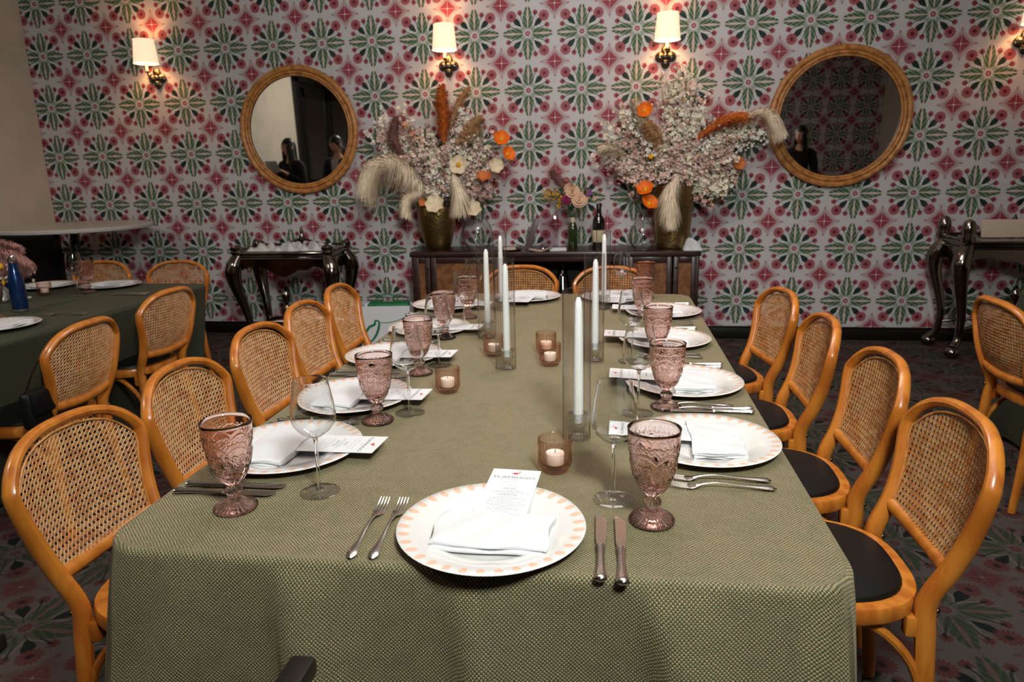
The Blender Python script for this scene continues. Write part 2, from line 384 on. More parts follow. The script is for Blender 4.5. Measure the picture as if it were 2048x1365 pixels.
class MB:
    def __init__(s): s.v = []; s.f = []
    def add(s, V, F):
        n = len(s.v); s.v += [tuple(float(c) for c in p) for p in V]; s.f += [tuple(i + n for i in f) for f in F]; return s
    def box(s, c, d, bev=0.0, M=None, seg=2):
        bm = bmesh.new(); bmesh.ops.create_cube(bm, size=1.0)
        for v in bm.verts: v.co = Vector((v.co.x * d[0], v.co.y * d[1], v.co.z * d[2]))
        if bev: bmesh.ops.bevel(bm, geom=bm.edges[:], offset=bev, segments=seg, profile=0.5, affect='EDGES')
        bm.verts.index_update()
        V = [v.co + Vector(c) for v in bm.verts]
        if M is not None: V = [M @ v for v in V]
        F = [[v.index for v in f.verts] for f in bm.faces]; bm.free()
        return s.add(V, F)
    def lathe(s, prof, seg=32, c=(0, 0, 0), mod=None, cap=(False, False), closed=False):
        V = []; n = len(prof)
        for i, (r, z) in enumerate(prof):
            for j in range(seg):
                a = 2 * PI * j / seg; rr, zz = (r, z) if mod is None else mod(r, z, a, i)
                V.append((c[0] + rr * math.cos(a), c[1] + rr * math.sin(a), c[2] + zz))
        F = []
        for i in range(n if closed else n - 1):
            for j in range(seg):
                k = (j + 1) % seg; i2 = (i + 1) % n
                F.append((i * seg + j, i * seg + k, i2 * seg + k, i2 * seg + j))
        if cap[0]: F.append(tuple(range(seg))[::-1])
        if cap[1]: F.append(tuple((n - 1) * seg + j for j in range(seg)))
        return s.add(V, F)
    def tube(s, path, rad, seg=8, cap=True, closed=False, flat=1.0, up=None):
        P = [Vector(p) for p in path]; n = len(P)
        R = rad if isinstance(rad, (list, tuple)) else [rad] * n
        T = []
        for i in range(n):
            a = P[(i - 1) % n] if (closed or i > 0) else P[0]; b2 = P[(i + 1) % n] if (closed or i < n - 1) else P[-1]
            T.append((b2 - a).normalized())
        u = Vector(up) if up else (Vector((0, 0, 1)) if abs(T[0].z) < 0.9 else Vector((1, 0, 0)))
        N = (u - T[0] * u.dot(T[0])).normalized(); V = []
        for i in range(n):
            N = (N - T[i] * N.dot(T[i])).normalized(); Bn = T[i].cross(N)
            for j in range(seg):
                a = 2 * PI * j / seg
                V.append(P[i] + N * (math.cos(a) * R[i] * flat) + Bn * (math.sin(a) * R[i]))
        F = []
        for i in range(n if closed else n - 1):
            i2 = (i + 1) % n
            for j in range(seg):
                k = (j + 1) % seg; F.append((i * seg + j, i * seg + k, i2 * seg + k, i2 * seg + j))
        if cap and not closed: F.append(tuple(range(seg))[::-1]); F.append(tuple((n - 1) * seg + j for j in range(seg)))
        return s.add(V, F)
    def ball(s, c, r, seg=12, rings=8, M=None):
        r3 = r if isinstance(r, (tuple, list)) else (r, r, r); V = []; F = []
        for i in range(rings + 1):
            p = PI * i / rings
            for j in range(seg):
                a = 2 * PI * j / seg
                q = Vector((r3[0] * math.sin(p) * math.cos(a), r3[1] * math.sin(p) * math.sin(a), r3[2] * math.cos(p)))
                if M is not None: q = M @ q
                V.append(q + Vector(c))
        for i in range(rings):
            for j in range(seg):
                k = (j + 1) % seg; F.append((i * seg + j, (i + 1) * seg + j, (i + 1) * seg + k, i * seg + k))
        return s.add(V, F)
    def xf(s, M): s.v = [tuple(M @ Vector(v)) for v in s.v]; return s
    def build(s, name, mat, parent=None, smooth=True, angle=38): return fin(name, s.v, s.f, mat, parent, smooth, angle)
def spline(pts, n):                          # Catmull-Rom through pts, n samples per span
    P = [np.array(p, float) for p in pts]; P = [2 * P[0] - P[1]] + P + [2 * P[-1] - P[-2]]; out = []
    for i in range(1, len(P) - 2):
        for k in range(n):
            t = k / n; a, b2, c, d = P[i - 1:i + 3]
            out.append(0.5 * ((2 * b2) + (-a + c) * t + (2 * a - 5 * b2 + 4 * c - d) * t * t + (-a + 3 * b2 - 3 * c + d) * t ** 3))
    out.append(P[-2]); return [tuple(float(x) for x in p) for p in out]
def interp(vals, n):                         # resample a list of radii to n
    xs = np.linspace(0, 1, len(vals)); return [float(x) for x in np.interp(np.linspace(0, 1, n), xs, vals)]
def struct(o): o['kind'] = 'structure'; return o
def text_mesh(body, size, M, mb, mat=None, extrude=0.0):
    cu = bpy.data.curves.new('text', 'FONT'); cu.body = body; cu.size = size; cu.align_x = 'CENTER'; cu.extrude = extrude; cu.resolution_u = 2
    ob = bpy.data.objects.new('text', cu); COL.objects.link(ob)
    dg = bpy.context.evaluated_depsgraph_get(); dg.update()
    me = bpy.data.meshes.new_from_object(ob.evaluated_get(dg))
    mb.add([M @ v.co for v in me.vertices], [tuple(p.vertices) for p in me.polygons])
    bpy.data.objects.remove(ob); bpy.data.curves.remove(cu); bpy.data.meshes.remove(me)

# ------------------------------------------------------------------ the room
XL, XR, ZC, YF, YJ, XJ = -5.03, 4.2, 3.1, -9.2, -6.6, 2.2
def slab(name, x0, x1, y0, y1, z0, z1, mat):
    o = MB().box(((x0 + x1) / 2, (y0 + y1) / 2, (z0 + z1) / 2), (x1 - x0, y1 - y0, z1 - z0)).build(name, mat, smooth=False)
    return struct(o)
slab('floor', XL - .1, XR + .1, YF - .1, 0.1, -0.08, 0.0, 'carpet')
slab('ceiling', XL - .1, XR + .1, YF - .1, 0.1, ZC, ZC + 0.08, 'ceiling_paint')
slab('wall_back', XL - .1, XR + .1, 0.0, 0.1, 0.0, ZC, 'wallpaper')
slab('wall_left', XL - .1, XL, YF, 0.0, 0.0, ZC, 'beige_paint')
slab('wall_right', XR, XR + .1, YJ, 0.0, 0.0, ZC, 'beige_paint')
slab('wall_front_left', XL, XJ, YF - .1, YF, 0.0, ZC, 'beige_paint')
slab('wall_front_right', XJ, XR, YJ - .1, YJ, 0.0, ZC, 'wallpaper')
slab('wall_front_return', XJ, XJ + .1, YF, YJ - .1, 0.0, ZC, 'beige_paint')
def skirting(name, x0, x1, y0, y1, ax):       # board with a stepped top edge
    mb = MB()
    if ax == 'x':
        mb.box(((x0 + x1) / 2, y0 - 0.009, 0.045), (x1 - x0, 0.018, 0.09), 0.002); mb.box(((x0 + x1) / 2, y0 - 0.006, 0.0975), (x1 - x0, 0.012, 0.015), 0.003)
    else:
        mb.box((x0 + 0.009, (y0 + y1) / 2, 0.045), (0.018, y1 - y0, 0.09), 0.002); mb.box((x0 + 0.006, (y0 + y1) / 2, 0.0975), (0.012, y1 - y0, 0.015), 0.003)
    return struct(mb.build(name, 'black_paint'))
skirting('baseboard_back', XL, XR, 0.0, 0.0, 'x')
# dark wainscot along the left wall, with a cap rail and recessed panels
wn = MB(); wn.box((XL + 0.006, -2.55, 0.47), (0.012, 5.06, 0.94))
wn.box((XL + 0.016, -2.55, 0.955), (0.032, 5.06, 0.03), 0.004); wn.box((XL + 0.013, -2.55, 0.06), (0.026, 5.06, 0.12), 0.004)
for k in range(8):
    wn.box((XL + 0.012, -0.04 - k * 0.717, 0.53), (0.02, 0.08, 0.82), 0.003)
wn.box((XL + 0.012, -2.55, 0.90), (0.02, 5.06, 0.08), 0.003)
struct(wn.build('trim_1', 'black_paint'))
# dark double doorway in the left wall, seen in the mirror
dr = struct(MB().box((XL + 0.01, -6.75, 1.30), (0.02, 2.3, 2.6)).build('door_1', 'black_paint'))
d2 = MB()
d2.box((XL + 0.03, -5.48, 1.37), (0.06, 0.16, 2.74), 0.008); d2.box((XL + 0.03, -8.02, 1.37), (0.06, 0.16, 2.74), 0.008); d2.box((XL + 0.03, -6.75, 2.67), (0.06, 2.7, 0.15), 0.008)
d2.build('door_frame', 'black_lacquer', dr)
for yc in (-6.18, -7.32):
    lf = MB()
    for yy in (-0.5, 0.5): lf.box((XL + 0.035, yc + yy, 1.28), (0.03, 0.13, 2.5), 0.004)
    for zz, hh in ((0.15, 0.26), (1.0, 0.14), (2.46, 0.16)): lf.box((XL + 0.035, yc, zz), (0.03, 1.1, hh), 0.004)
    lo = lf.build('door_leaf', 'black_lacquer', dr)
    MB().box((XL + 0.028, yc, 1.72), (0.006, 0.88, 1.32)).build('pane', 'clear_glass', lo)
    MB().tube([(XL + 0.05, yc - 0.46, 0.95), (XL + 0.09, yc - 0.46, 0.97), (XL + 0.09, yc - 0.46, 1.23), (XL + 0.05, yc - 0.46, 1.25)], 0.008, 8).build('door_handle', 'steel', lo)

# ------------------------------------------------------------------ tables under green cloths
TZ = 0.76
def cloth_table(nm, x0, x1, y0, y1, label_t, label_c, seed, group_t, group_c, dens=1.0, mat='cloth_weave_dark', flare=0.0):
    cx, cyy = (x0 + x1) / 2, (y0 + y1) / 2; hx, hy = (x1 - x0) / 2, (y1 - y0) / 2
    t = thing('dining_table', label_t, 'table', (cx, cyy, 0), 0, group_t)
    MB().box((0, 0, TZ - 0.02), (2 * hx - 0.085, 2 * hy - 0.085, 0.032), 0.012).build('tabletop', 'dark_wood', t)
    MB().box((0, 0, TZ - 0.075), (2 * hx - 0.3, 2 * hy - 0.3, 0.075), 0.003).build('apron', 'dark_wood', t)
    for sx in (-1, 1):
        for sy in (-1, 1):
            MB().lathe([(0.024, 0), (0.03, 0.02), (0.026, 0.06), (0.034, 0.4), (0.038, TZ - 0.038)], 14, (sx * (hx - 0.17), sy * (hy - 0.17), 0), cap=(True, True)).build('leg', 'dark_wood', t)
    # cloth: rounded rectangle top, rounded edge, drop with folds; uv in metres so the weave keeps its size
    rc = 0.095; per = []
    L = [(hx - rc) * 2, (hy - rc) * 2]; q = rc * PI / 2
    def border(s):
        for (ln, kind, k) in ((L[1], 'e', 0), (q, 'c', 0), (L[0], 'e', 1), (q, 'c', 1), (L[1], 'e', 2), (q, 'c', 2), (L[0], 'e', 3), (q, 'c', 3)):
            if s <= ln + 1e-9:
                f = s / ln
                if kind == 'e':
                    if k == 0: return (hx, -hy + rc + s, 1, 0)
                    if k == 1: return (hx - rc - s, hy, 0, 1)
                    if k == 2: return (-hx, hy - rc - s, -1, 0)
                    return (-hx + rc + s, -hy, 0, -1)
                a = (k + f) * PI / 2; sx, sy = ((1, 1), (-1, 1), (-1, -1), (1, -1))[k]
                return (sx * (hx - rc) + rc * math.cos(a), sy * (hy - rc) + rc * math.sin(a), math.cos(a), math.sin(a))
            s -= ln
        return border(0)
    tot = 2 * L[0] + 2 * L[1] + 4 * q
    ss = []
    pos = 0.0
    for k, ln in enumerate((L[1], q, L[0], q, L[1], q, L[0], q)):
        n = int(max(10, ln / (0.022 / dens))) if k % 2 == 0 else 9
        ss += [pos + ln * i / n for i in range(n)]; pos += ln
    rs = random.Random(seed)
    waves = [(rs.uniform(5, 16), rs.uniform(0, 6.28), rs.uniform(0.2, 0.8)) for _ in range(5)]
    corners = [L[1] + q / 2, L[1] + q + L[0] + q / 2, 2 * L[1] + 2 * q + L[0] + q / 2, tot - q / 2]
    drops = [0.0, 0.004, 0.009, 0.016, 0.026, 0.04, 0.06, 0.085, 0.115, 0.15, 0.19, 0.24, 0.29, 0.35, 0.41, 0.48, 0.55, 0.62, 0.69, 0.735]
    V = []; UV = []; n = len(ss)
    insets = [0.0, 0.03, 0.08, 0.16, 0.28, 0.42, 0.5]
    def put(p, uvp): V.append(p); UV.append(uvp)
    rows = 0
    for t_in in (0.96, 0.8, 0.62, 0.44, 0.28, 0.16, 0.08, 0.035, 0.014):       # top rings, from the centre line outwards
        for s_ in ss:
            bx, by, nx, ny = border(s_)
            px, py = bx * (1 - t_in), by * (1 - t_in) if True else by
            z = TZ + 0.001 + (0.0012 * math.sin(px * 5 + seed) * math.sin(py * 4.2))
            put((px, py, z), (px, py))
        rows += 1
    for d in drops:
        for s_ in ss:
            bx, by, nx, ny = border(s_)
            r0 = 0.012
            if d < 0.016:
                a = d / 0.016 * PI / 2; out = -r0 + r0 * math.sin(a); z = TZ + 0.001 - r0 + r0 * math.cos(a)
            else: out = 0.0; z = TZ + 0.001 - r0 - (d - 0.016)
            dep = max(0, d - 0.02)
            fold = sum(am * math.sin(fr * s_ + ph) for fr, ph, am in waves) / 2.2
            sharp = 0.0
            for f0, sl, am in ((tot * 0.873, 0.08, 1.0), (tot * 0.912, 0.10, 0.7), (tot * 0.952, 0.22, 0.9), (tot * 0.847, -0.25, 0.4), (tot * 0.40, 0.05, 0.8), (tot * 0.17, 0.05, 0.7)):
                dd = s_ - f0 - sl * dep; sharp += am * (math.exp(-(dd / 0.10) ** 2) if dd > 0 else math.exp(-(dd / 0.028) ** 2))
            cf = sum(math.exp(-((s_ - c0 + 0.03 * math.sin(9 * dep)) / 0.075) ** 2) for c0 in corners)
            out += dep ** 0.9 * (0.055 * fold * (1.0 if flare > 0 else 0.35) + flare) + dep ** 0.62 * (0.15 if flare > 0 else 0.02) * sharp + cf * (0.11 if flare >= 0 else 0.16) * dep ** 0.85 - 0.05 * dep * math.exp(-0.5) * 0
            put((bx + nx * out, by + ny * out, z), None)
            ax_, ay_ = abs(nx), abs(ny)
            if ay_ > ax_: UV[-1] = (bx, by + (1 if by > 0 else -1) * d)
            else: UV[-1] = (bx + (1 if bx > 0 else -1) * d, by)
        rows += 1
    F = []; uvl = []
    for i in range(rows - 1):
        for j in range(n):
            k = (j + 1) % n; f = (i * n + j, (i + 1) * n + j, (i + 1) * n + k, i * n + k); F.append(f); 
    c0 = len(V); V.append((0, 0, TZ + 0.001)); UV.append((0, 0))
    for j in range(n): F.append((c0, j, (j + 1) % n))
    for f in F:
        us = [UV[i] for i in f]
        for i, uvp in enumerate(us): uvl.append(uvp)
    o = fin('tablecloth', V, F, mat, None, True, 80, uvl)
    me = o.data
    # from_pydata keeps face order, so loops follow F
    tag(o, label_c, 'tablecloth', group_c, (cx, cyy, 0))
    return t, o
cloth_table('main', -0.893, 0.387, -4.885, -2.27, 'long dining table hidden under the green cloth in the middle of the room', 'olive green woven tablecloth on the long set table, draping towards the viewer', 3, 'dining tables', 'green tablecloths', 1.4, 'cloth_weave', 0.05)
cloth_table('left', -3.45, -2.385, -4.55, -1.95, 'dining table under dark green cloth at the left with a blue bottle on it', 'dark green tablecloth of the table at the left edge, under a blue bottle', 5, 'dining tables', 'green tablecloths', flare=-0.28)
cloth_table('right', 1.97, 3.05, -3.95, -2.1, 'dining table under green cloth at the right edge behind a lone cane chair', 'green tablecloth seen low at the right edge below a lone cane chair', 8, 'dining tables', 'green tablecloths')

# ------------------------------------------------------------------ bentwood chairs with cane backs (facing +x, origin on the floor under the seat)
def back_x(z):                               # side profile of the back uprights
    return float(np.interp(z, [0, 0.12, 0.25, 0.38, 0.46, 0.54, 0.60, 0.66, 0.73, 0.78, 0.84], [-0.229, -0.215, -0.202, -0.193, -0.190, -0.216, -0.232, -0.246, -0.2586, -0.2656, -0.2715]))
def half_w(z): return float(np.interp(z, [0, 0.25, 0.46, 0.54, 0.60, 0.66, 0.73, 0.7448, 0.7683, 0.793, 0.8145, 0.829, 0.8337, 0.834], [0.188, 0.1717, 0.160, 0.1683, 0.1793, 0.192, 0.208, 0.2036, 0.190, 0.1678, 0.1353, 0.09, 0.046, 0.0]))
def bow(y): return -0.037 * (1 - (y / 0.208) ** 2)
def make_chair():
    t = thing('cane_chair', '', 'chair')
    # one bent loop: left rear leg, upright, arch, right upright, right rear leg
    half = [(half_w(z), z) for z in (0.0, 0.12, 0.25, 0.38, 0.46, 0.54, 0.60, 0.66, 0.71)] + [(0.207, 0.738), (0.2036, 0.752), (0.190, 0.7735), (0.1678, 0.796), (0.1353, 0.8155), (0.09, 0.829), (0.046, 0.8337), (0.0, 0.8345)]
    pts = half + [(-y, z) for y, z in half[-2::-1]]
    lift = lambda y, z: bow(y) * min(1, max(0, (z - 0.46) / 0.15))
    path = spline([(back_x(z) + lift(y, z), y, z) for y, z in pts], 4)
    rr = interp([0.015, 0.018, 0.021, 0.0225, 0.0225, 0.0215, 0.020, 0.0185, 0.0175, 0.0165, 0.016, 0.016, 0.016, 0.016, 0.016, 0.016, 0.016, 0.0165, 0.0175, 0.0185, 0.020, 0.0215, 0.0225, 0.0225, 0.021, 0.018, 0.015], len(path))
    MB().tube(path, rr, 10, flat=0.78, up=(0, 1, 0)).build('back_frame', 'honey_wood', t)
    zb = lambda y: 0.522 + 0.012 * (y / 0.16) ** 2
    rail = [(back_x(zb(y)) + bow(y) * 0.85 + 0.004, y, zb(y)) for y in np.linspace(-0.166, 0.166, 15)]
    MB().tube(rail, 0.0145, 10, flat=1.2).build('bottom_rail', 'honey_wood', t)
    # cane: six-way weave clipped to the opening
    def wmax(z):
        w_ = half_w(z + (0.017 if z > 0.70 else 0.0) * min(1, (z - 0.70) / 0.06) if z > 0.70 else z) - 0.0155
        return max(0.0, w_)
    def inside(y, z): return z > zb(y) + 0.008 and z < 0.817 and abs(y) < wmax(z)
    def surf(y, z, off): return (back_x(z) + bow(y) * min(1, max(0.45, (z - 0.46) / 0.15)) + off, y, z)
    p = 0.0138; mb = MB()
    def strand(P0, d, off, w, amp):
        step = 0.0022; ts = np.arange(-0.42, 0.42, step); ins = [inside(P0[0] + d[0] * q_, P0[1] + d[1] * q_) for q_ in ts]
        i = 0
        while i < len(ts):
            if ins[i]:
                j = i
                while j + 1 < len(ts) and ins[j + 1]: j += 1
                if j - i > 3:
                    a, b2 = ts[i] - 0.004, ts[j] + 0.004; n = max(2, int((b2 - a) / 0.022)); V = []
                    nrm = (-d[1], d[0])
                    for k in range(n + 1):
                        q_ = a + (b2 - a) * k / n; y, z = P0[0] + d[0] * q_, P0[1] + d[1] * q_
                        for (s1, o1) in ((-1, 0.0), (0, 0.0011), (1, 0.0)):
                            V.append(surf(y + nrm[0] * w * s1, z + nrm[1] * w * s1, off + o1 * (1 if off >= 0 else -1)))
                    F = []
                    for k in range(n):
                        for c_ in ((0, 1), (1, 2), (2, 0)): F.append((k * 3 + c_[0], k * 3 + c_[1], (k + 1) * 3 + c_[1], (k + 1) * 3 + c_[0]))
                    mb.add(V, F)
                i = j + 1
            else: i += 1
    y0, z0 = 0.0, 0.67
    for k in range(-15, 16):
        for e in (-0.0019, 0.0019):
            strand((k * p + e, z0), (0, 1), 0.0006 if e < 0 else 0.0004, 0.00095, 0); strand((0, z0 + k * p + e), (1, 0), -0.0004 if e < 0 else -0.0006, 0.00095, 0)
    r2 = math.sqrt(0.5)
    for k in range(-30, 31):
        c_ = (k + 0.5) * p
        strand((c_ * 0.5, z0 - c_ * 0.5), (r2, r2), 0.0014, 0.00105, 0); strand((c_ * 0.5, z0 + c_ * 0.5), (r2, -r2), -0.0014, 0.00105, 0)
    mb.build('cane_panel', 'cane', t)
    # thin spline strip holding the cane round the opening
    edge = [(wmax(z) - 0.001, z) for z in (0.537, 0.58, 0.63, 0.68, 0.71, 0.735, 0.757, 0.777, 0.795, 0.807)]
    loop = [(y, z) for y, z in edge] + [(0.04, 0.8155), (0.0, 0.8165), (-0.04, 0.8155)] + [(-y, z) for y, z in edge[::-1]]
    MB().tube([surf(y, z, 0.004) for y, z in loop], 0.0028, 6).build('cane_edging', 'rattan', t)
    # seat ring and cushion
    def seat_out(k):
        pts_ = []
        for i in range(40):
            a = 2 * PI * i / 40; ca, sa = math.cos(a), math.sin(a); e = 0.72
            x = 0.215 * math.copysign(abs(ca) ** e, ca); y = (0.213 + 0.012 * ca) * math.copysign(abs(sa) ** e, sa)
            pts_.append((x * k + 0.008, y * k))
        return pts_
    rings = [(0.80, 0.425), (0.985, 0.422), (1.0, 0.428), (1.0, 0.452), (0.985, 0.459), (0.86, 0.460), (0.80, 0.455)]
    V = [(x, y, z) for k, z in rings for x, y in seat_out(k)]; F = []
    for i in range(len(rings)):
        i2 = (i + 1) % len(rings)
        for j in range(40): F.append((i * 40 + j, i * 40 + (j + 1) % 40, i2 * 40 + (j + 1) % 40, i2 * 40 + j))
    fin('seat_ring', V, F, 'honey_wood', t)
    rings = [(0.86, 0.44), (0.862, 0.462), (0.84, 0.470), (0.74, 0.478), (0.5, 0.484), (0.25, 0.486), (0.02, 0.4865)]
    V = [(x, y, z) for k, z in rings for x, y in seat_out(k)]; F = [tuple(range(40))[::-1], tuple(6 * 40 + j for j in range(40))]
    for i in range(6):
        for j in range(40): F.append((i * 40 + j, i * 40 + (j + 1) % 40, (i + 1) * 40 + (j + 1) % 40, (i + 1) * 40 + j))
    fin('seat_cushion', V, F, 'black_vinyl', t)
    for s_ in (-1, 1):
        MB().tube(spline([(0.185, s_ * 0.172, 0.43), (0.19, s_ * 0.176, 0.3), (0.198, s_ * 0.181, 0.15), (0.21, s_ * 0.186, 0.0)], 5), interp([0.02, 0.0185, 0.0165, 0.014], 16), 10).build('front_leg', 'honey_wood', t)
        MB().tube(spline([(-0.205, s_ * 0.174, 0.19), (-0.17, s_ * 0.168, 0.31), (-0.09, s_ * 0.168, 0.395), (0.0, s_ * 0.165, 0.412), (0.09, s_ * 0.166, 0.395), (0.165, s_ * 0.170, 0.31), (0.19, s_ * 0.174, 0.19)], 4), 0.0105, 8).build('brace_hoop', 'honey_wood', t)
        MB().ball((-0.213, s_ * 0.161, 0.44), 0.006, 8, 6).build('bolt', 'brass_bronze', t)
    MB().tube(spline([(0.19, 0.17, 0.19), (0.178, 0.155, 0.31), (0.17, 0.085, 0.395), (0.168, 0.0, 0.412), (0.17, -0.085, 0.395), (0.178, -0.155, 0.31), (0.19, -0.17, 0.19)], 4), 0.0105, 8).build('brace_hoop', 'honey_wood', t)
    for s_ in (-1, 1): MB().box((-0.165, s_ * 0.155, 0.40), (0.03, 0.03, 0.05), 0.006).build('corner_block', 'honey_wood', t)
    return t
chairs = Stamp(make_chair(), 'bentwood cane back chairs')
ORD = ['nearest', 'second nearest', 'third', 'fourth', 'farthest']
for i, (x, y, r) in enumerate([(-0.970, -4.474, 0.0), (-0.985, -4.005, 0.02), (-1.015, -3.485, -0.02), (-1.045, -3.01, 0.0), (-1.075, -2.52, 0.03)]):
    chairs.put('honey bentwood cane chair, %s on the left of the main table' % ORD[i], (x, y, 0), r)
for i, (x, y, r) in enumerate([(0.491, -4.258, PI), (0.505, -3.755, PI), (0.485, -3.22, PI - 0.01), (0.47, -2.67, PI + 0.16)]):
    chairs.put('honey bentwood cane chair, %s on the right of the main table' % ['nearest', 'second nearest', 'third', 'farthest'][i], (x, y, 0), r)
chairs.put('cane chair at the far table end, left of the black pear ornament', (-0.522, -2.09, 0), -PI / 2)
chairs.put('cane chair at the far table end, right of the black pear ornament', (-0.003, -2.13, 0), -PI / 2)
chairs.put('cane back chair beside the black handbag at the left table', (-2.345, -3.42, 0), PI + 0.05)
chairs.put('cane back chair beside the far right corner of the left table', (-2.49, -2.62, 0), PI - 0.05)
chairs.put('cane back chair at the far end of the left table, on the left', (-3.43, -1.80, 0), -PI / 2)
chairs.put('cane back chair at the far end of the left table, on the right', (-2.86, -1.80, 0), -PI / 2 + 0.05)
chairs.put('lone cane back chair seen from behind at the right edge', (1.83, -2.83, 0), 0.02)
# dark armchair at the head of the table: only one arm reaches into the picture
t = thing('armchair', 'black wooden armchair whose arm tip pokes up before the green tablecloth', 'armchair', (-0.722, -5.262, 0), 0.0)
for s_ in (-1, 1):
    MB().box((s_ * 0.265, 0.02, 0.655), (0.042, 0.50, 0.032), 0.008).build('arm', 'black_lacquer', t)
    MB().box((s_ * 0.265, 0.13, 0.33), (0.036, 0.036, 0.645), 0.005).build('leg', 'black_lacquer', t)
    MB().box((s_ * 0.265, -0.24, 0.44), (0.036, 0.036, 0.88), 0.005).build('leg', 'black_lacquer', t)
MB().box((0, 0, 0.45), (0.50, 0.50, 0.07), 0.02).build('seat', 'black_vinyl', t)
MB().box((0, -0.24, 0.70), (0.50, 0.035, 0.34), 0.012).build('backrest', 'black_vinyl', t)

# ------------------------------------------------------------------ tableware prototypes (origin at the base)
TOP = TZ + 0.0025
def make_plate():
    prof = [(0.0, 0.0040), (0.085, 0.0040), (0.098, 0.0055), (0.112, 0.0125), (0.150, 0.0185), (0.1635, 0.0205), (0.165, 0.0190), (0.160, 0.0160), (0.115, 0.0090), (0.098, 0.0), (0.088, 0.0), (0.086, 0.0015), (0.0, 0.0015)]
    return tag(MB().lathe(prof, 72).build('charger_plate', 'charger_glaze', angle=60), '', 'plate')
plates = Stamp(make_plate(), 'white chargers with peach petal rims')
def make_napkin():
    # folded linen: a rounded stack of layers, thick folded edge towards the diner (-y), local x = width
    V = []; F = []; nu, nv = 30, 16; W, D = 0.20, 0.118
    t = thing('napkin', '', 'napkin')
    def layer(z0, th, yo, name, rough):
        V = []; prof = []
        n = 8
        for k in range(n + 1): a = -PI / 2 - PI * k / n; prof.append((-D / 2 + yo + th / 2 + th / 2 * math.cos(a), z0 + th / 2 + th / 2 * math.sin(a)))
        top = [(-D / 2 + yo + th / 2 + (D - th) * k / 12, z0 + th) for k in range(1, 13)]
        bot = [(D / 2 + yo - th / 2 + (-(D - th)) * k / 12, z0) for k in range(0, 12)]
        pr_ = prof + top + bot; m_ = len(pr_); F = []
        for i in range(nu + 1):
            x = -W / 2 + W * i / nu; e = abs(x) / (W / 2); sh = 1 - 0.35 * max(0, (e - 0.93) / 0.07) ** 2
            for (y, z) in pr_:
                zz = z0 + (z - z0) * sh + (0.0016 * math.sin(x * 46 + y * 30 + z0 * 900) + 0.0012 * math.sin(x * 90 - y * 70)) * ((z - z0) / th)
                V.append((x * (1 + 0.03 * y / D) + 0.004 * math.sin(y * 60 + z0 * 500) * e, y + 0.002 * math.sin(x * 40 + z0 * 700), zz))
        for i in range(nu):
            for j in range(m_): F.append((i * m_ + j, i * m_ + (j + 1) % m_, (i + 1) * m_ + (j + 1) % m_, (i + 1) * m_ + j))
        F.append(tuple(range(m_))); F.append(tuple(nu * m_ + j for j in range(m_))[::-1])
        fin(name, V, F, 'linen', t, True, 50)
    layer(0.0, 0.0075, 0.0, 'lower_fold', 1); layer(0.0077, 0.0085, 0.003, 'upper_fold', 1)
    return t
napkins = Stamp(make_napkin(), 'folded white napkins')
def make_menu():
    # card lies in the local x/y plane, +y is the head of the card
    W, H = 0.098, 0.225; t = thing('menu_card', '', 'menu')
    MB().box((0, 0, 0.0006), (W, H, 0.0010)).build('card', 'card', t, smooth=False)
    mb = MB(); Z = 0.00135
    T = lambda x, y: Matrix.Translation((x, y, Z))
    text_mesh('FLAMINGO', 0.0125, T(0, 0.073) @ Matrix.Diagonal((1.35, 1, 1, 1)), mb)
    text_mesh('SALAD', 0.0062, T(0, 0.028) @ Matrix.Diagonal((1.3, 1, 1, 1)), mb)
    text_mesh('APPETIZER', 0.0062, T(0, 0.002) @ Matrix.Diagonal((1.3, 1, 1, 1)), mb)
    mb.build('lettering', 'ink', t, smooth=False)
    # small print too fine to read: rows of short dashes
    mb = MB(); rs = random.Random(4)
    for (y, w) in ((0.0675, 0.016), (0.022, 0.030), (0.0175, 0.052), (0.0135, 0.068), (0.0095, 0.028), (-0.004, 0.034), (-0.0085, 0.05), (-0.0125, 0.064), (-0.018, 0.026), (-0.0225, 0.066), (-0.028, 0.03), (-0.0325, 0.07), (-0.037, 0.05), (-0.043, 0.024), (-0.048, 0.06), (-0.053, 0.05), (-0.06, 0.03), (-0.065, 0.064), (-0.07, 0.04)):
        x = -w / 2
        while x < w / 2:
            l = rs.uniform(0.003, 0.009); mb.box((x + l / 2, y, Z), (l, 0.0012, 0.00008)); x += l + 0.0016
    for k, (y, w) in enumerate(((0.054, 0.06), (0.044, 0.07))):      # looping script lines
        P = [(-w / 2 + w * i / 60, y + 0.0022 * math.sin(i * 0.9 + k) + 0.0012 * math.sin(i * 0.37), Z) for i in range(61)]
        mb.tube(P, 0.00022, 4, flat=0.4)
    mb.build('small_print', 'ink_light', t, smooth=False)
    # red wading-bird emblem: body, neck, legs
    mb = MB()
    mb.ball((0.0, 0.0945, Z), (0.0060, 0.0034, 0.0002), 14, 6)
    mb.tube([(0.004, 0.0955, Z), (0.0075, 0.098, Z), (0.0065, 0.101, Z), (0.009, 0.103, Z), (0.0105, 0.1015, Z)], [0.0012, 0.0009, 0.0008, 0.001, 0.0004], 6, flat=0.15)
    mb.tube([(-0.001, 0.092, Z), (-0.0015, 0.0885, Z), (0.0002, 0.0862, Z)], 0.0005, 5, flat=0.3)
    mb.tube([(-0.006, 0.095, Z), (-0.0085, 0.0935, Z)], [0.0016, 0.0004], 5, flat=0.2)
    mb.build('emblem', 'ink_red', t)
    return t
menus = Stamp(make_menu(), 'printed menu cards')
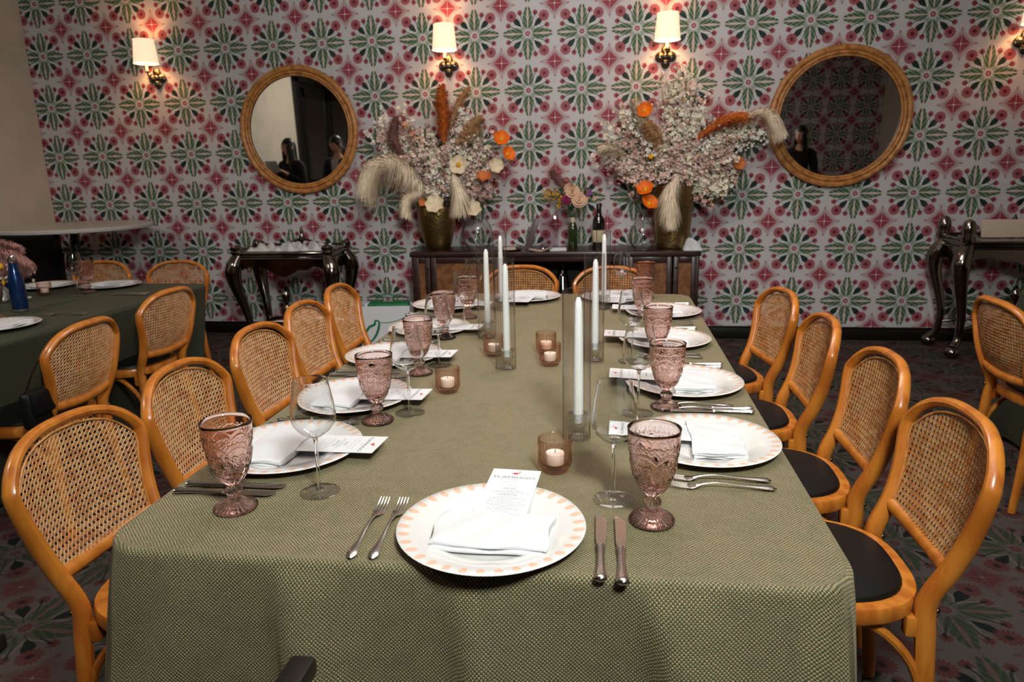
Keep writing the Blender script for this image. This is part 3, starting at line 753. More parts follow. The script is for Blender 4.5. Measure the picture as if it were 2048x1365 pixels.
def make_fork():                             # points along +y
    t = thing('fork', '', 'fork')
    c = spline([(0, -0.105, 0.0035), (0, -0.09, 0.005), (0, -0.05, 0.007), (0, 0.0, 0.0115), (0, 0.03, 0.009), (0, 0.048, 0.004)], 5)
    MB().tube(c, interp([0.003, 0.0085, 0.0095, 0.006, 0.004, 0.0028, 0.0028, 0.0034, 0.005, 0.009], len(c)), 10, flat=0.36).build('handle', 'steel', t)
    mb = MB()
    P = spline([(0, 0.046, 0.0045), (0, 0.056, 0.002), (0, 0.066, 0.0022)], 5); mb.tube(P, interp([0.0085, 0.0115, 0.0118], len(P)), 10, flat=0.16)
    for k in range(4):
        x = -0.0088 + k * 0.00587; P = spline([(x, 0.064, 0.0022), (x, 0.085, 0.0045), (x * 0.95, 0.107, 0.0098)], 5)
        mb.tube(P, interp([0.0019, 0.0018, 0.001], len(P)), 6, flat=0.8)
    mb.build('tines', 'steel', t)
    return t
forks = Stamp(make_fork(), 'steel forks')
def make_knife():
    t = thing('table_knife', '', 'knife')
    P = spline([(0, -0.105, 0.006), (0, -0.10, 0.006), (0, -0.085, 0.006), (0, -0.05, 0.006), (0, -0.01, 0.006), (0, 0.0, 0.006)], 4)
    MB().tube(P, interp([0.004, 0.0098, 0.0108, 0.0085, 0.0066, 0.0062, 0.0082, 0.0080], len(P)), 12, flat=0.55).build('handle', 'steel', t)
    V = []; F = []; n = 18
    for i in range(n + 1):
        y = 0.0 + 0.108 * i / n; s_ = i / n
        lft = -0.0072 * (1 if s_ < 0.12 else 1.15); rgt = 0.0072 + 0.004 * math.sin(min(1, s_ / 0.8) * PI * 0.55)
        if s_ > 0.78: e = (s_ - 0.78) / 0.22; rgt = rgt * math.sqrt(max(0, 1 - e * e)) + lft * 0.6 * (1 - math.sqrt(max(0, 1 - e * e)))
        V += [(lft, y, 0.0068), (lft, y, 0.0046), (rgt, y, 0.0053), (rgt, y, 0.0061)]
    for i in range(n):
        for k in range(4): F.append((i * 4 + k, (i + 1) * 4 + k, (i + 1) * 4 + (k + 1) % 4, i * 4 + (k + 1) % 4))
    F += [(0, 1, 2, 3), (n * 4 + 3, n * 4 + 2, n * 4 + 1, n * 4)]
    fin('blade', V, F, 'steel', t)
    return t
knives = Stamp(make_knife(), 'steel table knives')

# pressed-glass goblet with raised scrolls, hearts and beads
def emboss(a, z):
    N = 6; s_ = ((a * N / (2 * PI)) % 1.0 - 0.5) * 2 * PI / N * 0.043; zz = z; h = 0.0
    ridge = lambda d, w_: np.exp(-(d / w_) ** 2)
    half = 2 * PI / N * 0.043 / 2
    zl = 0.129 + 0.013 * np.cos(s_ / half * PI / 2) - 0.004                      # swag line with beads
    bead = 0.65 + 0.35 * np.cos(s_ * 2 * PI / 0.0032)
    h = np.maximum(h, ridge(zz - zl, 0.0011) * bead); h = np.maximum(h, 0.8 * ridge(zz - zl - 0.0032, 0.0007))
    h = np.maximum(h, ridge(zz - 0.0765, 0.0009) * (0.7 + 0.3 * np.cos(s_ * 2 * PI / 0.0025)))
    sy = np.abs(s_)
    # heart of two scrolls
    hx, hz = sy - 0.0065, zz - 0.1125; r = np.hypot(hx, hz); h = np.maximum(h, 0.9 * ridge(r - 0.0066, 0.0009) * (hz > -0.004))
    h = np.maximum(h, 0.9 * ridge((zz - 0.099) - (sy * 0.95), 0.001) * (sy < 0.011) * (zz < 0.1105))
    h = np.maximum(h, 0.8 * ridge(np.hypot(sy - 0.005, zz - 0.114) - 0.0028, 0.0007))
    # little flower in the heart
    rr = np.hypot(s_, zz - 0.1075); aa = np.arctan2(zz - 0.1075, s_)
    h = np.maximum(h, 0.9 * ridge(rr - 0.0036, 0.0011) * (0.4 + 0.6 * np.abs(np.cos(aa * 3)))); h = np.maximum(h, ridge(rr, 0.0012))
    # bow below
    h = np.maximum(h, 0.8 * ridge(np.hypot((sy - 0.006) * 0.7, zz - 0.0935) - 0.0030, 0.0008))
    # scrolls above the swag
    for (cx_, cz, q) in ((0.0052, 0.149, 0.0036), (0.0138, 0.1475, 0.0040), (0.019, 0.152, 0.0026)):
        rr = np.hypot(sy - cx_, zz - cz); h = np.maximum(h, 0.85 * ridge(rr - q, 0.0008)); h = np.maximum(h, 0.6 * ridge(rr - q * 0.42, 0.0007))
    for (cx_, cz) in ((0.0, 0.151), (0.0, 0.1555), (0.0095, 0.1555), (0.0022, 0.1475)):
        h = np.maximum(h, 0.9 * ridge(np.hypot(sy - cx_, zz - cz), 0.0013))
    # side medallions between hearts
    sm = half - sy
    h = np.maximum(h, 0.8 * ridge(np.hypot(sm, zz - 0.104) - 0.0048, 0.0009)); h = np.maximum(h, 0.9 * ridge(np.hypot(sm, zz - 0.104), 0.0016))
    h = np.maximum(h, 0.7 * ridge(np.hypot(sm, zz - 0.1165) - 0.0026, 0.0008)); h = np.maximum(h, 0.7 * ridge(np.hypot(sm, zz - 0.0915) - 0.0026, 0.0008))
    return h * 0.0016
def make_goblet():
    t = thing('goblet', '', 'goblet')
    zo = [0.050, 0.0515, 0.0535, 0.0565, 0.060, 0.064, 0.068, 0.0715, 0.0735] + list(np.linspace(0.0745, 0.164, 74)) + [0.166, 0.171, 0.1755, 0.1775, 0.178]
    ro = np.interp(zo, [0.050, 0.053, 0.058, 0.064, 0.072, 0.084, 0.100, 0.118, 0.138, 0.158, 0.178], [0.0095, 0.0130, 0.0185, 0.0235, 0.0285, 0.0338, 0.0380, 0.0412, 0.0437, 0.0456, 0.0470])
    outer = list(zip(ro, zo))
    zi = [0.1775, 0.170, 0.155, 0.140, 0.125, 0.110, 0.096, 0.084, 0.076, 0.071, 0.068, 0.067]
    ri = np.interp(zi, [0.067, 0.068, 0.071, 0.076, 0.084, 0.100, 0.118, 0.138, 0.158, 0.178], [0.0, 0.0105, 0.0185, 0.0245, 0.0300, 0.0346, 0.0379, 0.0404, 0.0424, 0.0440])
    prof = outer + list(zip(ri, zi)); no = len(outer); seg = 216
    def mod(r, z, a, i):
        if i >= no: return r, z
        if z < 0.0740: return r * (1 + 0.035 * math.cos(a * 10)), z
        return r + float(emboss(a, z)), z
    MB().lathe(prof, seg, mod=mod).build('bowl', 'pink_glass', t, angle=80)
    st = [(0.0130, 0.0215), (0.0092, 0.0235), (0.0098, 0.026), (0.0138, 0.031), (0.0155, 0.0365), (0.0142, 0.042), (0.0106, 0.0465), (0.0095, 0.050)]
    MB().lathe(st, 48, mod=lambda r, z, a, i: (r * (1 + 0.09 * math.cos(a * 12) * (1 if 1 < i < 7 else 0.3)), z), cap=(True, True)).build('stem_knob', 'pink_glass', t, angle=80)
    ft = [(0.0, 0.0012), (0.030, 0.0012), (0.036, 0.0), (0.0395, 0.0015), (0.0398, 0.0045), (0.037, 0.0070), (0.030, 0.0110), (0.022, 0.0160), (0.0140, 0.0215), (0.0, 0.0225)]
    MB().lathe(ft, 120, mod=lambda r, z, a, i: (r * (1 + (0.035 * abs(math.cos(a * 15)) if 1 < i < 9 else 0)), z + (0.0012 * abs(math.cos(a * 15)) * min(1, r / 0.02) if 3 < i < 9 else 0))).build('foot', 'pink_glass', t, angle=80)
    return t
goblets = Stamp(make_goblet(), 'pink pressed glass goblets')
def make_wine():
    t = thing('wine_glass', '', 'wine glass')
    o = [(0.0048, 0.114), (0.008, 0.117), (0.019, 0.123), (0.032, 0.133), (0.041, 0.146), (0.0435, 0.158), (0.0425, 0.175), (0.039, 0.200), (0.0345, 0.225), (0.0325, 0.235)]
    oo = spline([(r, 0, z) for r, z in o], 4); outer = [(p[0], p[2]) for p in oo]
    inner = [(max(0.0, r - 0.0011), z + (0.0012 if i < 8 else 0)) for i, (r, z) in enumerate(outer)][::-1]; inner[0] = (outer[-1][0] - 0.0010, 0.2349)
    inner = inner[:-1] + [(0.0, 0.1175)]
    MB().lathe(outer + inner, 56).build('bowl', 'solid_glass', t, angle=80)
    st = spline([(0.0042, 0, 0.006), (0.0036, 0, 0.02), (0.0034, 0, 0.06), (0.0036, 0, 0.1), (0.0048, 0, 0.114)], 4)
    MB().lathe([(p[0], p[2]) for p in st], 16, cap=(False, False)).build('stem', 'solid_glass', t)
    MB().lathe([(0.0, 0.0004), (0.0385, 0.0003), (0.0398, 0.001), (0.0385, 0.0018), (0.02, 0.0026), (0.008, 0.0042), (0.0042, 0.006)], 48).build('foot', 'clear_glass', t, angle=60)
    return t
wines = Stamp(make_wine(), 'clear stemmed wine glasses')
def make_votive():
    m_ = lambda r, z, a, i: (r + (0.0015 * math.cos(a * 26) if (2 < i < 9 and r > 0.03) else 0), z)
    prof = [(0.0, 0.001), (0.024, 0.0), (0.027, 0.002), (0.0285, 0.008), (0.0335, 0.014), (0.0345, 0.020), (0.0345, 0.035), (0.0347, 0.05), (0.0349, 0.0685), (0.0352, 0.0725), (0.0340, 0.0735), (0.0325, 0.0715), (0.0320, 0.05), (0.0316, 0.022), (0.029, 0.0165), (0.0, 0.0155)]
    return tag(MB().lathe(prof, 150, mod=m_).build('votive_glass', 'peach_glass', angle=70), '', 'candle holder')
votives = Stamp(make_votive(), 'peach ribbed votive glasses')
def make_tealight():
    t = thing('tealight', '', 'candle')
    MB().lathe([(0.0, 0.0), (0.0195, 0.0), (0.0200, 0.001), (0.0200, 0.0225), (0.019, 0.0240), (0.012, 0.0232), (0.0, 0.0228)], 28).build('wax', 'wax', t)
    MB().tube([(0, 0, 0.022), (0.0004, 0, 0.027), (0.0016, 0.0004, 0.031)], 0.0007, 5).build('wick', 'wick', t)
    return t
teas = Stamp(make_tealight(), 'white tealights')
def make_hurricane():
    N = 24; seg = N * 8
    m_ = lambda r, z, a, i: (r + 0.0021 * (abs(math.cos(a * N / 2)) - 0.5), z)
    prof = [(0.0322, 0.0), (0.0325, 0.002), (0.0325, 0.12), (0.0325, 0.24), (0.0325, 0.353), (0.0320, 0.355), (0.0308, 0.354), (0.0306, 0.24), (0.0306, 0.12), (0.0306, 0.001)]
    return tag(MB().lathe(prof, seg, mod=m_, closed=True).build('hurricane_shade', 'ribbed_glass', angle=35), '', 'hurricane glass')
hurr = Stamp(make_hurricane(), 'ribbed glass hurricane tubes')
def make_candlestick():
    prof = [(0.0, 0.002), (0.0185, 0.0), (0.0225, 0.002), (0.0225, 0.0055), (0.0165, 0.009), (0.0115, 0.014), (0.0105, 0.019), (0.0135, 0.024), (0.0185, 0.031), (0.0200, 0.040), (0.0195, 0.048), (0.0180, 0.054), (0.0235, 0.0565), (0.0240, 0.0600), (0.0225, 0.0625), (0.0135, 0.0625), (0.0125, 0.060), (0.0122, 0.040), (0.0, 0.0385)]
    m_ = lambda r, z, a, i: (r * (1 + (0.055 * math.cos(a * 10) if 4 < i < 12 else 0)), z)
    return tag(MB().lathe(prof, 60, mod=m_).build('glass_candlestick', 'crystal', angle=50), '', 'candlestick')
sticks = Stamp(make_candlestick(), 'small crystal candlesticks')
def make_taper():
    t = thing('taper_candle', '', 'candle')
    MB().lathe([(0.0, 0.0), (0.0112, 0.0), (0.0114, 0.003), (0.0112, 0.10), (0.0104, 0.20), (0.0092, 0.27), (0.0078, 0.288), (0.0040, 0.297), (0.0, 0.299)], 24).build('wax', 'wax', t)
    MB().tube([(0, 0, 0.297), (0.0003, 0, 0.303), (0.002, 0.001, 0.3075)], 0.0009, 5).build('wick', 'wick', t)
    return t
tapers = Stamp(make_taper(), 'white taper candles')

# ------------------------------------------------------------------ laying the main table
PLT = 0.0048
def setting(where, px, py, face, gob=None, wine=None, knife=True, fork=True, menu_side=0.0, nap_dy=0.0, menu=True, fork_ang=0.0):
    """face = direction the diner looks (radians); local +y of all pieces turns to it"""
    r = face - PI / 2; c, s_ = math.cos(r), math.sin(r)
    W = lambda lx, ly, z=0.0: (px + c * lx - s_ * ly, py + s_ * lx + c * ly, TOP + z)
    plates.put('white charger plate with peach petal rim %s' % where, W(0, 0), r + 0.3 * len(where))
    if menu: 
        o = menus.put('white printed menu card tucked under the napkin %s' % where, W(0.012 + menu_side, 0.105, 0.0203), r - 0.06)
        o.rotation_euler = (math.radians(2.0), 0, r - 0.05 + menu_side)
    napkins.put('folded white cloth napkin %s' % where, W(0.005, -0.025 + nap_dy, 0.0078), r - 0.02)
    if fork:
        for k, nm in ((0, 'outer'), (1, 'inner')):
            forks.put('steel table fork, %s of the pair %s' % (nm, where), W(-0.222 + 0.037 * k, -0.005 + 0.002 * k), r + 0.03 + fork_ang)
    if knife:
        for k, nm in ((0, 'inner'), (1, 'outer')):
            knives.put('steel table knife, %s of the pair %s' % (nm, where), W(0.190 + 0.034 * k, -0.03 - 0.006 * k), r + 0.02)
    if gob: goblets.put('pink embossed glass goblet %s' % where, (gob[0], gob[1], TOP), 0.35 * len(where) + gob[1])
    if wine: wines.put('clear stemmed wine glass %s' % where, (wine[0], wine[1], TOP), 0.0)
setting('at the head place closest to the viewer', -0.203, -4.765, PI / 2, (0.077, -4.690), (0.008, -4.612))
LP = ['at the nearest place on the left side', 'at the second place on the left side', 'at the third place on the left side', 'at the fourth place on the left side', 'at the farthest place on the left side']
RP = ['at the nearest place on the right side', 'at the second place on the right side', 'at the third place on the right side', 'at the farthest place on the right side']
Lg = [(-0.708, -4.718), (-0.590, -4.224), (-0.598, -3.782), (-0.630, -3.300), (-0.618, -2.912)]
Lw = [(-0.574, -4.634), (-0.525, -4.154), (-0.558, -3.686), (-0.585, -3.148), (-0.630, -2.711)]
for i, (x, y) in enumerate([(-0.728, -4.440), (-0.716, -4.060), (-0.738, -3.605), (-0.722, -3.175), (-0.768, -2.665)]):
    setting(LP[i], x, y, 0.0, Lg[i], Lw[i], menu_side=-0.02 + 0.01 * i, knife=True, fork=i in (0, 1, 2, 3, 4))
Rg = [(0.146, -4.060), (0.153, -3.555), (0.128, -2.948), (0.162, -2.422)]
Rw = [(0.072, -4.109), (0.063, -3.598), (0.047, -2.460), None]
for i, (x, y) in enumerate([(0.214, -4.320), (0.214, -3.855), (0.193, -3.320), (0.221, -2.795)]):
    setting(RP[i], x, y, PI, Rg[i], Rw[i], menu_side=0.02, knife=i > 0, fork=True, fork_ang=-0.03)
for k, nm in ((0, 'inner'), (1, 'outer')):
    knives.put('steel table knife, %s of the pair %s' % (nm, RP[0]), (0.262, -4.09 + 0.024 * k, TOP), PI / 2 + 0.02)
setting('at the left place on the far end', -0.413, -2.445, -PI / 2, knife=False, fork=False)
setting('at the right place on the far end', 0.02, -2.445, -PI / 2, knife=False, fork=False)
HP = [(-0.078, -4.295, 'nearest the viewer'), (-0.334, -3.705, 'second in the left row'), (-0.470, -3.28, 'third, farther along the left row'), (-0.503, -2.725, 'at the far end of the left row'), (-0.056, -3.594, 'second in the right row'), (-0.039, -2.695, 'at the far end of the right row')]
for x, y, nm in HP:
    hurr.put('tall ribbed clear glass hurricane tube %s' % nm, (x, y, TOP))
    sticks.put('small faceted crystal candlestick inside the glass tube %s' % nm, (x + 0.004, y, TOP))
    tapers.put('white taper candle inside the glass tube %s' % nm, (x + 0.004, y, TOP + 0.0395))
for x, y, nm in [(-0.114, -4.485, 'behind the head plate'), (-0.466, -3.962, 'beside the second left goblet'), (-0.196, -3.655, 'front one of the pair in mid table'), (-0.223, -3.500, 'rear one of the pair in mid table'), (-0.400, -3.545, 'half hidden behind a glass tube')]:
    votives.put('peach ribbed glass votive holder %s' % nm, (x, y, TOP)); teas.put('white tealight inside the votive holder %s' % nm, (x, y, TOP + 0.0165))
# left table
setting('on the left table, far end left', -3.33, -2.14, -PI / 2, fork=False, knife=False, menu=False)
setting('on the left table, far end right', -2.93, -2.11, -PI / 2, (-2.925, -2.30), (-2.912, -2.394), fork=False, knife=False, menu=False)
setting('on the left table, cut by the left edge', -2.635, -3.22, PI, (-2.83, -3.02), None, fork=False, knife=False, menu=False)
votives.put('peach ribbed glass votive holder on the left table', (-3.114, -2.398, TOP)); teas.put('white tealight inside the votive holder on the left table', (-3.114, -2.398, TOP + 0.0165))
for x, y, nm in [(-2.56, -2.93, 'front'), (-2.575, -2.90, 'rear')]:
    forks.put('steel table fork on the left table, %s of the pair before the blue bottle' % nm, (x, y, TOP), PI / 2 + 0.1)
for x, y, nm in [(-2.62, -2.38, 'front'), (-2.63, -2.34, 'rear')]:
    knives.put('steel table knife on the left table, %s of the pair by the far plate' % nm, (x, y, TOP), PI / 2)
# blue steel flask
t = thing('water_bottle', 'blue metal water bottle with a silver cap on the left table', 'bottle', (-2.865, -2.84, TOP))
MB().lathe([(0.0, 0.0), (0.032, 0.0), (0.0345, 0.004), (0.0345, 0.012)], 28, cap=(False, False)).build('base_ring', 'steel', t)
MB().lathe([(0.0345, 0.012), (0.0352, 0.02), (0.0352, 0.13), (0.032, 0.165), (0.024, 0.20), (0.0195, 0.225), (0.0192, 0.238)], 28).build('body', 'blue_enamel', t)
MB().lathe([(0.0198, 0.238), (0.0205, 0.24), (0.0205, 0.268), (0.0190, 0.272), (0.0, 0.273)], 28).build('cap', 'steel', t)

# ------------------------------------------------------------------ wall mirrors and sconces
TILT = math.radians(1.2)
def make_mirror():
    t = thing('round_mirror', '', 'mirror')       # local: disc in x/z, front towards -y
    ring = lambda R, y, n=72: [(R * math.cos(2 * PI * i / n), y, R * math.sin(2 * PI * i / n)) for i in range(n)]
    MB().tube(ring(0.492, -0.030), 0.023, 12, closed=True).build('outer_ring', 'rattan', t)
    MB().tube(ring(0.4585, -0.036), 0.0125, 10, closed=True).build('middle_ring', 'rattan', t)
    MB().tube(ring(0.4385, -0.030), 0.0095, 10, closed=True).build('inner_ring', 'rattan', t)
    n = 96; V = []; F = []
    for y in (-0.012, -0.022):
        V += [(0.445 * math.cos(2 * PI * i / n), y, 0.445 * math.sin(2 * PI * i / n)) for i in range(n)]
    F = [tuple(range(n))[::-1], tuple(range(n, 2 * n))] + [(i, (i + 1) % n, n + (i + 1) % n, n + i) for i in range(n)]
    fin('glass', V, F, 'mirror_silver', t, smooth=False)
    mb = MB(); mb.add([(0.47 * math.cos(2 * PI * i / n), y, 0.47 * math.sin(2 * PI * i / n)) for y in (-0.001, -0.0115) for i in range(n)], F); mb.build('backing', 'black_paint', t, smooth=False)
    for k in range(14):                          # joints wrapped round the cane
        a = 2 * PI * k / 14 + 0.2; c, s_ = math.cos(a), math.sin(a)
        P = [(0.492 * math.cos(a + d), -0.030, 0.492 * math.sin(a + d)) for d in (-0.006, 0.0, 0.006)]
        MB().tube(P, 0.0240, 12).build('cane_joint', 'rattan', t)
    return t
mirrors = Stamp(make_mirror(), 'round rattan mirrors')
for lab, x, z in (('round rattan framed mirror left of the flowers, reflecting two people', -2.597, 1.745), ('round rattan framed mirror at the right, reflecting a patterned wall', 1.676, 1.724)):
    o = mirrors.put(lab, (x, -0.022, z)); o.rotation_euler = (TILT, 0, 0)
def make_sconce():
    t = thing('wall_sconce', '', 'wall lamp')     # origin on the wall at the back plate centre
    mb = MB()
    for dx, dz in ((0.0, 0.044), (0.0, -0.044), (0.042, 0.0), (-0.042, 0.0)):
        mb.ball((dx, -0.012, dz), (0.038, 0.014, 0.038) if dx else (0.034, 0.014, 0.042), 16, 10)
    mb.build('back_plate', 'brass_bronze', t)
    for dx, dz in ((0.0, -0.046), (0.042, 0.0), (-0.042, 0.0), (0.0, 0.0)):
        MB().ball((dx, -0.024, dz), (0.026, 0.014, 0.028), 16, 10).build('cabochon', 'dark_cabochon', t)
    MB().tube(spline([(0, -0.02, 0.0), (0, -0.07, -0.012), (0, -0.12, 0.0), (0, -0.135, 0.035)], 5), 0.006, 8).build('arm', 'brass_bronze', t)
    MB().lathe([(0.0, 0.03), (0.018, 0.032), (0.02, 0.038), (0.012, 0.042), (0.0115, 0.046)], 20, (0, -0.135, 0)).build('cup', 'brass_bronze', t)
    MB().lathe([(0.0, 0.044), (0.0125, 0.044), (0.0125, 0.16), (0.0, 0.162)], 16, (0, -0.135, 0)).build('candle_tube', 'wax', t)
    MB().lathe([(0.096, 0.102), (0.079, 0.286), (0.0775, 0.286), (0.0945, 0.102)], 40, (0, -0.135, 0), closed=True).build('shade', 'lamp_shade', t)
    for R, z in ((0.0965, 0.102), (0.0795, 0.286)):
        mb = MB(); mb.tube([(R * math.cos(2 * PI * i / 40), -0.135 + R * math.sin(2 * PI * i / 40), z) for i in range(40)], 0.0022, 6, closed=True); mb.build('shade_trim', 'lamp_shade', t)
    return t
sconces = Stamp(make_sconce(), 'wall sconces with white shades')
for lab, x in (('lit wall sconce with white shade at the left of the left mirror', -3.835), ('lit wall sconce with white shade above the left flower arrangement', -1.310), ('lit wall sconce with white shade above the right flower arrangement', 0.386), ('lit wall sconce cut off by the right edge', 2.905)):
    sconces.put(lab, (x, 0.0, 2.205))
    d = bpy.data.lights.new('sconce_bulb', 'POINT'); d.energy = 5.5; d.color = (1.0, 0.52, 0.22); d.shadow_soft_size = 0.02
    o = bpy.data.objects.new('sconce_bulb', d); COL.objects.link(o); o.location = (x, -0.135, 2.395)

# ------------------------------------------------------------------ sideboard with cane doors
SX0, SX1, SZ = -1.575, 0.655, 0.775
sb = thing('sideboard', 'dark wood sideboard with cane doors and an open middle under the flowers', 'sideboard', (0, 0, 0))
MB().box(((SX0 + SX1) / 2, -0.265, SZ - 0.018), (SX1 - SX0, 0.47, 0.036), 0.006).build('top', 'dark_wood', sb)
bd = MB()
for x in (SX0 + 0.025, -0.845, 0.10, SX1 - 0.025): bd.box((x, -0.265, 0.42), (0.03, 0.44, 0.64), 0.003)
bd.box(((SX0 + SX1) / 2, -0.265, 0.115), (SX1 - SX0 - 0.02, 0.44, 0.03), 0.003); bd.box(((SX0 + SX1) / 2, -0.05, 0.42), (SX1 - SX0 - 0.02, 0.012, 0.62))
bd.box((-0.372, -0.47, 0.725), (0.93, 0.025, 0.05), 0.003)
bd.build('body', 'dark_wood', sb)
MB().box((-0.372, -0.06, 0.42), (0.93, 0.01, 0.6)).build('niche_back', 'black_lacquer', sb)
for x in (SX0 + 0.05, SX1 - 0.05):
    for y in (-0.09, -0.44): MB().lathe([(0.014, 0.0), (0.024, 0.1)], 12, (x, y, 0), cap=(True, True)).build('leg', 'dark_wood', sb)
def cane_door(x0, x1, knob_x):
    z0, z1, y = 0.135, 0.735, -0.488; mb = MB()
    for x in (x0 + 0.02, x1 - 0.02): mb.box((x, y, (z0 + z1) / 2), (0.04, 0.022, z1 - z0), 0.003)
    for z in (z0 + 0.022, z1 - 0.022): mb.box(((x0 + x1) / 2, y, z), (x1 - x0 - 0.08, 0.022, 0.044), 0.003)
    dr_ = mb.build('door', 'dark_wood', sb)
    mb = MB(); W = x1 - x0 - 0.075; H = z1 - z0 - 0.082; p = 0.016; cx, cz = (x0 + x1) / 2, (z0 + z1) / 2
    for k in range(int(W / p) + 1):
        for e in (-0.003, 0.003): mb.box((cx - W / 2 + (k + 0.5) * p * W / (int(W / p) + 1) / p + e, y + 0.001, cz), (0.0034, 0.0016, H))
    for k in range(int(H / p) + 1):
        for e in (-0.003, 0.003): mb.box((cx, y - 0.0006, cz - H / 2 + (k + 0.5) * H / (int(H / p) + 1) + e), (W, 0.0016, 0.0034))
    mb.box((cx, y + 0.006, cz), (W, 0.002, H))
    mb.build('cane_panel', 'cane_brown', dr_, smooth=False)
    MB().ball((knob_x, y - 0.018, 0.655), 0.010, 10, 8).build('knob', 'brass_bronze', dr_)
cane_door(-1.545, -1.415, -1.425); cane_door(-1.405, -0.865, -0.885); cane_door(0.12, 0.445, 0.14); cane_door(0.455, 0.625, 0.475)
# pear-shaped black ornament in the niche
t = thing('pear_ornament', 'glossy black pear shaped ornament in the open niche of the sideboard', 'ornament', (-0.385, -0.33, 0.13))
MB().lathe([(0.0, 0.0), (0.05, 0.002), (0.085, 0.04), (0.10, 0.11), (0.098, 0.18), (0.085, 0.27), (0.062, 0.36), (0.045, 0.43), (0.034, 0.48), (0.02, 0.505), (0.0, 0.51)], 32).build('body', 'wine_bottle_glass', t)
MB().tube([(0, 0, 0.505), (0.004, 0, 0.525), (0.012, 0, 0.54)], 0.004, 6).build('stalk', 'brass_bronze', t)

# ------------------------------------------------------------------ things on the sideboard
def brass_vase(label, x, y, prof):
    o = MB().lathe(prof, 48).build('brass_vase', 'hammered_brass', angle=60); return tag(o, label, 'vase', 'hammered brass vases', (x, y, SZ))
brass_vase('hammered brass vase holding the left flower arrangement', -1.395, -0.27, [(0.0, 0.0), (0.085, 0.0), (0.095, 0.006), (0.118, 0.08), (0.142, 0.18), (0.158, 0.28), (0.162, 0.335), (0.160, 0.342), (0.154, 0.335), (0.150, 0.28), (0.134, 0.18), (0.11, 0.08), (0.08, 0.02), (0.0, 0.018)])
brass_vase('taller hammered brass bucket vase holding the right flower arrangement', 0.458, -0.27, [(0.0, 0.0), (0.112, 0.0), (0.122, 0.006), (0.126, 0.05), (0.140, 0.22), (0.152, 0.38), (0.158, 0.470), (0.156, 0.476), (0.150, 0.47), (0.144, 0.38), (0.132, 0.22), (0.117, 0.05), (0.10, 0.02), (0.0, 0.018)])
def leafy(mb, base, d, ln, wd, bend=0.2):     # one folded leaf of 8 triangles
    d = Vector(d).normalized(); s_ = d.cross(Vector((0, 0, 1))); s_ = s_.normalized() if s_.length > 0.05 else Vector((1, 0, 0)); u = s_.cross(d)
    P = Vector(base); V = [P, P + d * ln * 0.4 + s_ * wd + u * wd * 0.4, P + d * ln * 0.45, P + d * ln * 0.4 - s_ * wd + u * wd * 0.4, P + d * ln - u * ln * bend]
    mb.add(V, [(0, 1, 2), (0, 2, 3), (1, 4, 2), (2, 4, 3)])
def blossom(mb, c, r, rs):                    # five-petal floret, petals cupped
    n = Vector((rs.gauss(0, 1), rs.gauss(-0.6, 1), rs.gauss(0.2, 1))).normalized(); a = n.orthogonal().normalized(); b2 = n.cross(a); C = Vector(c); V = [C - n * r * 0.25]; F = []
    for k in range(5):
        t0 = 2 * PI * k / 5 + rs.uniform(-.15, .15)
        for dt, rr, h in ((-0.5, 0.72, 0.12), (0.0, 1.0, 0.35), (0.5, 0.72, 0.12)):
            V.append(C + (a * math.cos(t0 + dt) + b2 * math.sin(t0 + dt)) * r * rr + n * r * h)
        i = 1 + k * 3; F += [(0, i, i + 1), (0, i + 1, i + 2)]
    mb.add(V, F)
def berry(mb, c, r):
    V = [Vector(c) + Vector(q) * r for q in ((1, 0, 0), (-1, 0, 0), (0, 1, 0), (0, -1, 0), (0, 0, 1), (0, 0, -1))]
    for q in ((.6, .6, .6), (-.6, .6, .6), (.6, -.6, .6), (-.6, -.6, .6), (.6, .6, -.6), (-.6, .6, -.6), (.6, -.6, -.6), (-.6, -.6, -.6)): V.append(Vector(c) + Vector(q) * r)
    F = []
    for a, sx in ((0, 1), (1, -1)):
        for b2, sy in ((2, 1), (3, -1)):
            for c2, sz in ((4, 1), (5, -1)):
                k = 6 + (0 if sx > 0 else 1) + (0 if sy > 0 else 2) + (0 if sz > 0 else 4); F += [(a, b2, k), (b2, c2, k), (c2, a, k)]
    mb.add(V, F)
def plume(name, mat, parent, pts, width, n=520, rs=None, droop=0.5):   # pampas head: fine curved hairs along a spine
    rs = rs or random.Random(3); P = spline(pts, 12); mb = MB(); mb.tube(P, 0.0022, 5); m_ = len(P)
    for k in range(int(n * 1.7)):
        f = rs.random() ** 0.8; i = min(m_ - 2, int(f * (m_ - 1))); p = Vector(P[i]); T = (Vector(P[i + 1]) - p).normalized()
        side = Vector((rs.gauss(0, 1), rs.gauss(0, 1), rs.gauss(0, 1))); side = (side - T * side.dot(T)).normalized()
        w_ = 1.55 * width * (0.35 + 0.9 * math.sin(PI * min(1, 0.12 + f * 0.85))) * rs.uniform(0.6, 1.15); ln = w_ * rs.uniform(1.2, 1.9)
        e = p + T * ln * 0.55 + side * w_ * 0.85 + Vector((0, 0, -droop * w_ * 0.95)); md = p + T * ln * 0.38 + side * w_ * 0.48 + Vector((0, 0, -droop * w_ * 0.15))
        s_ = T.cross(side).normalized() * 0.0024
        mb.add([p - s_, p + s_, md + s_ * 1.3, md - s_ * 1.3, e], [(0, 1, 2, 3), (3, 2, 4)])
    return mb.build(name, mat, parent, smooth=False)
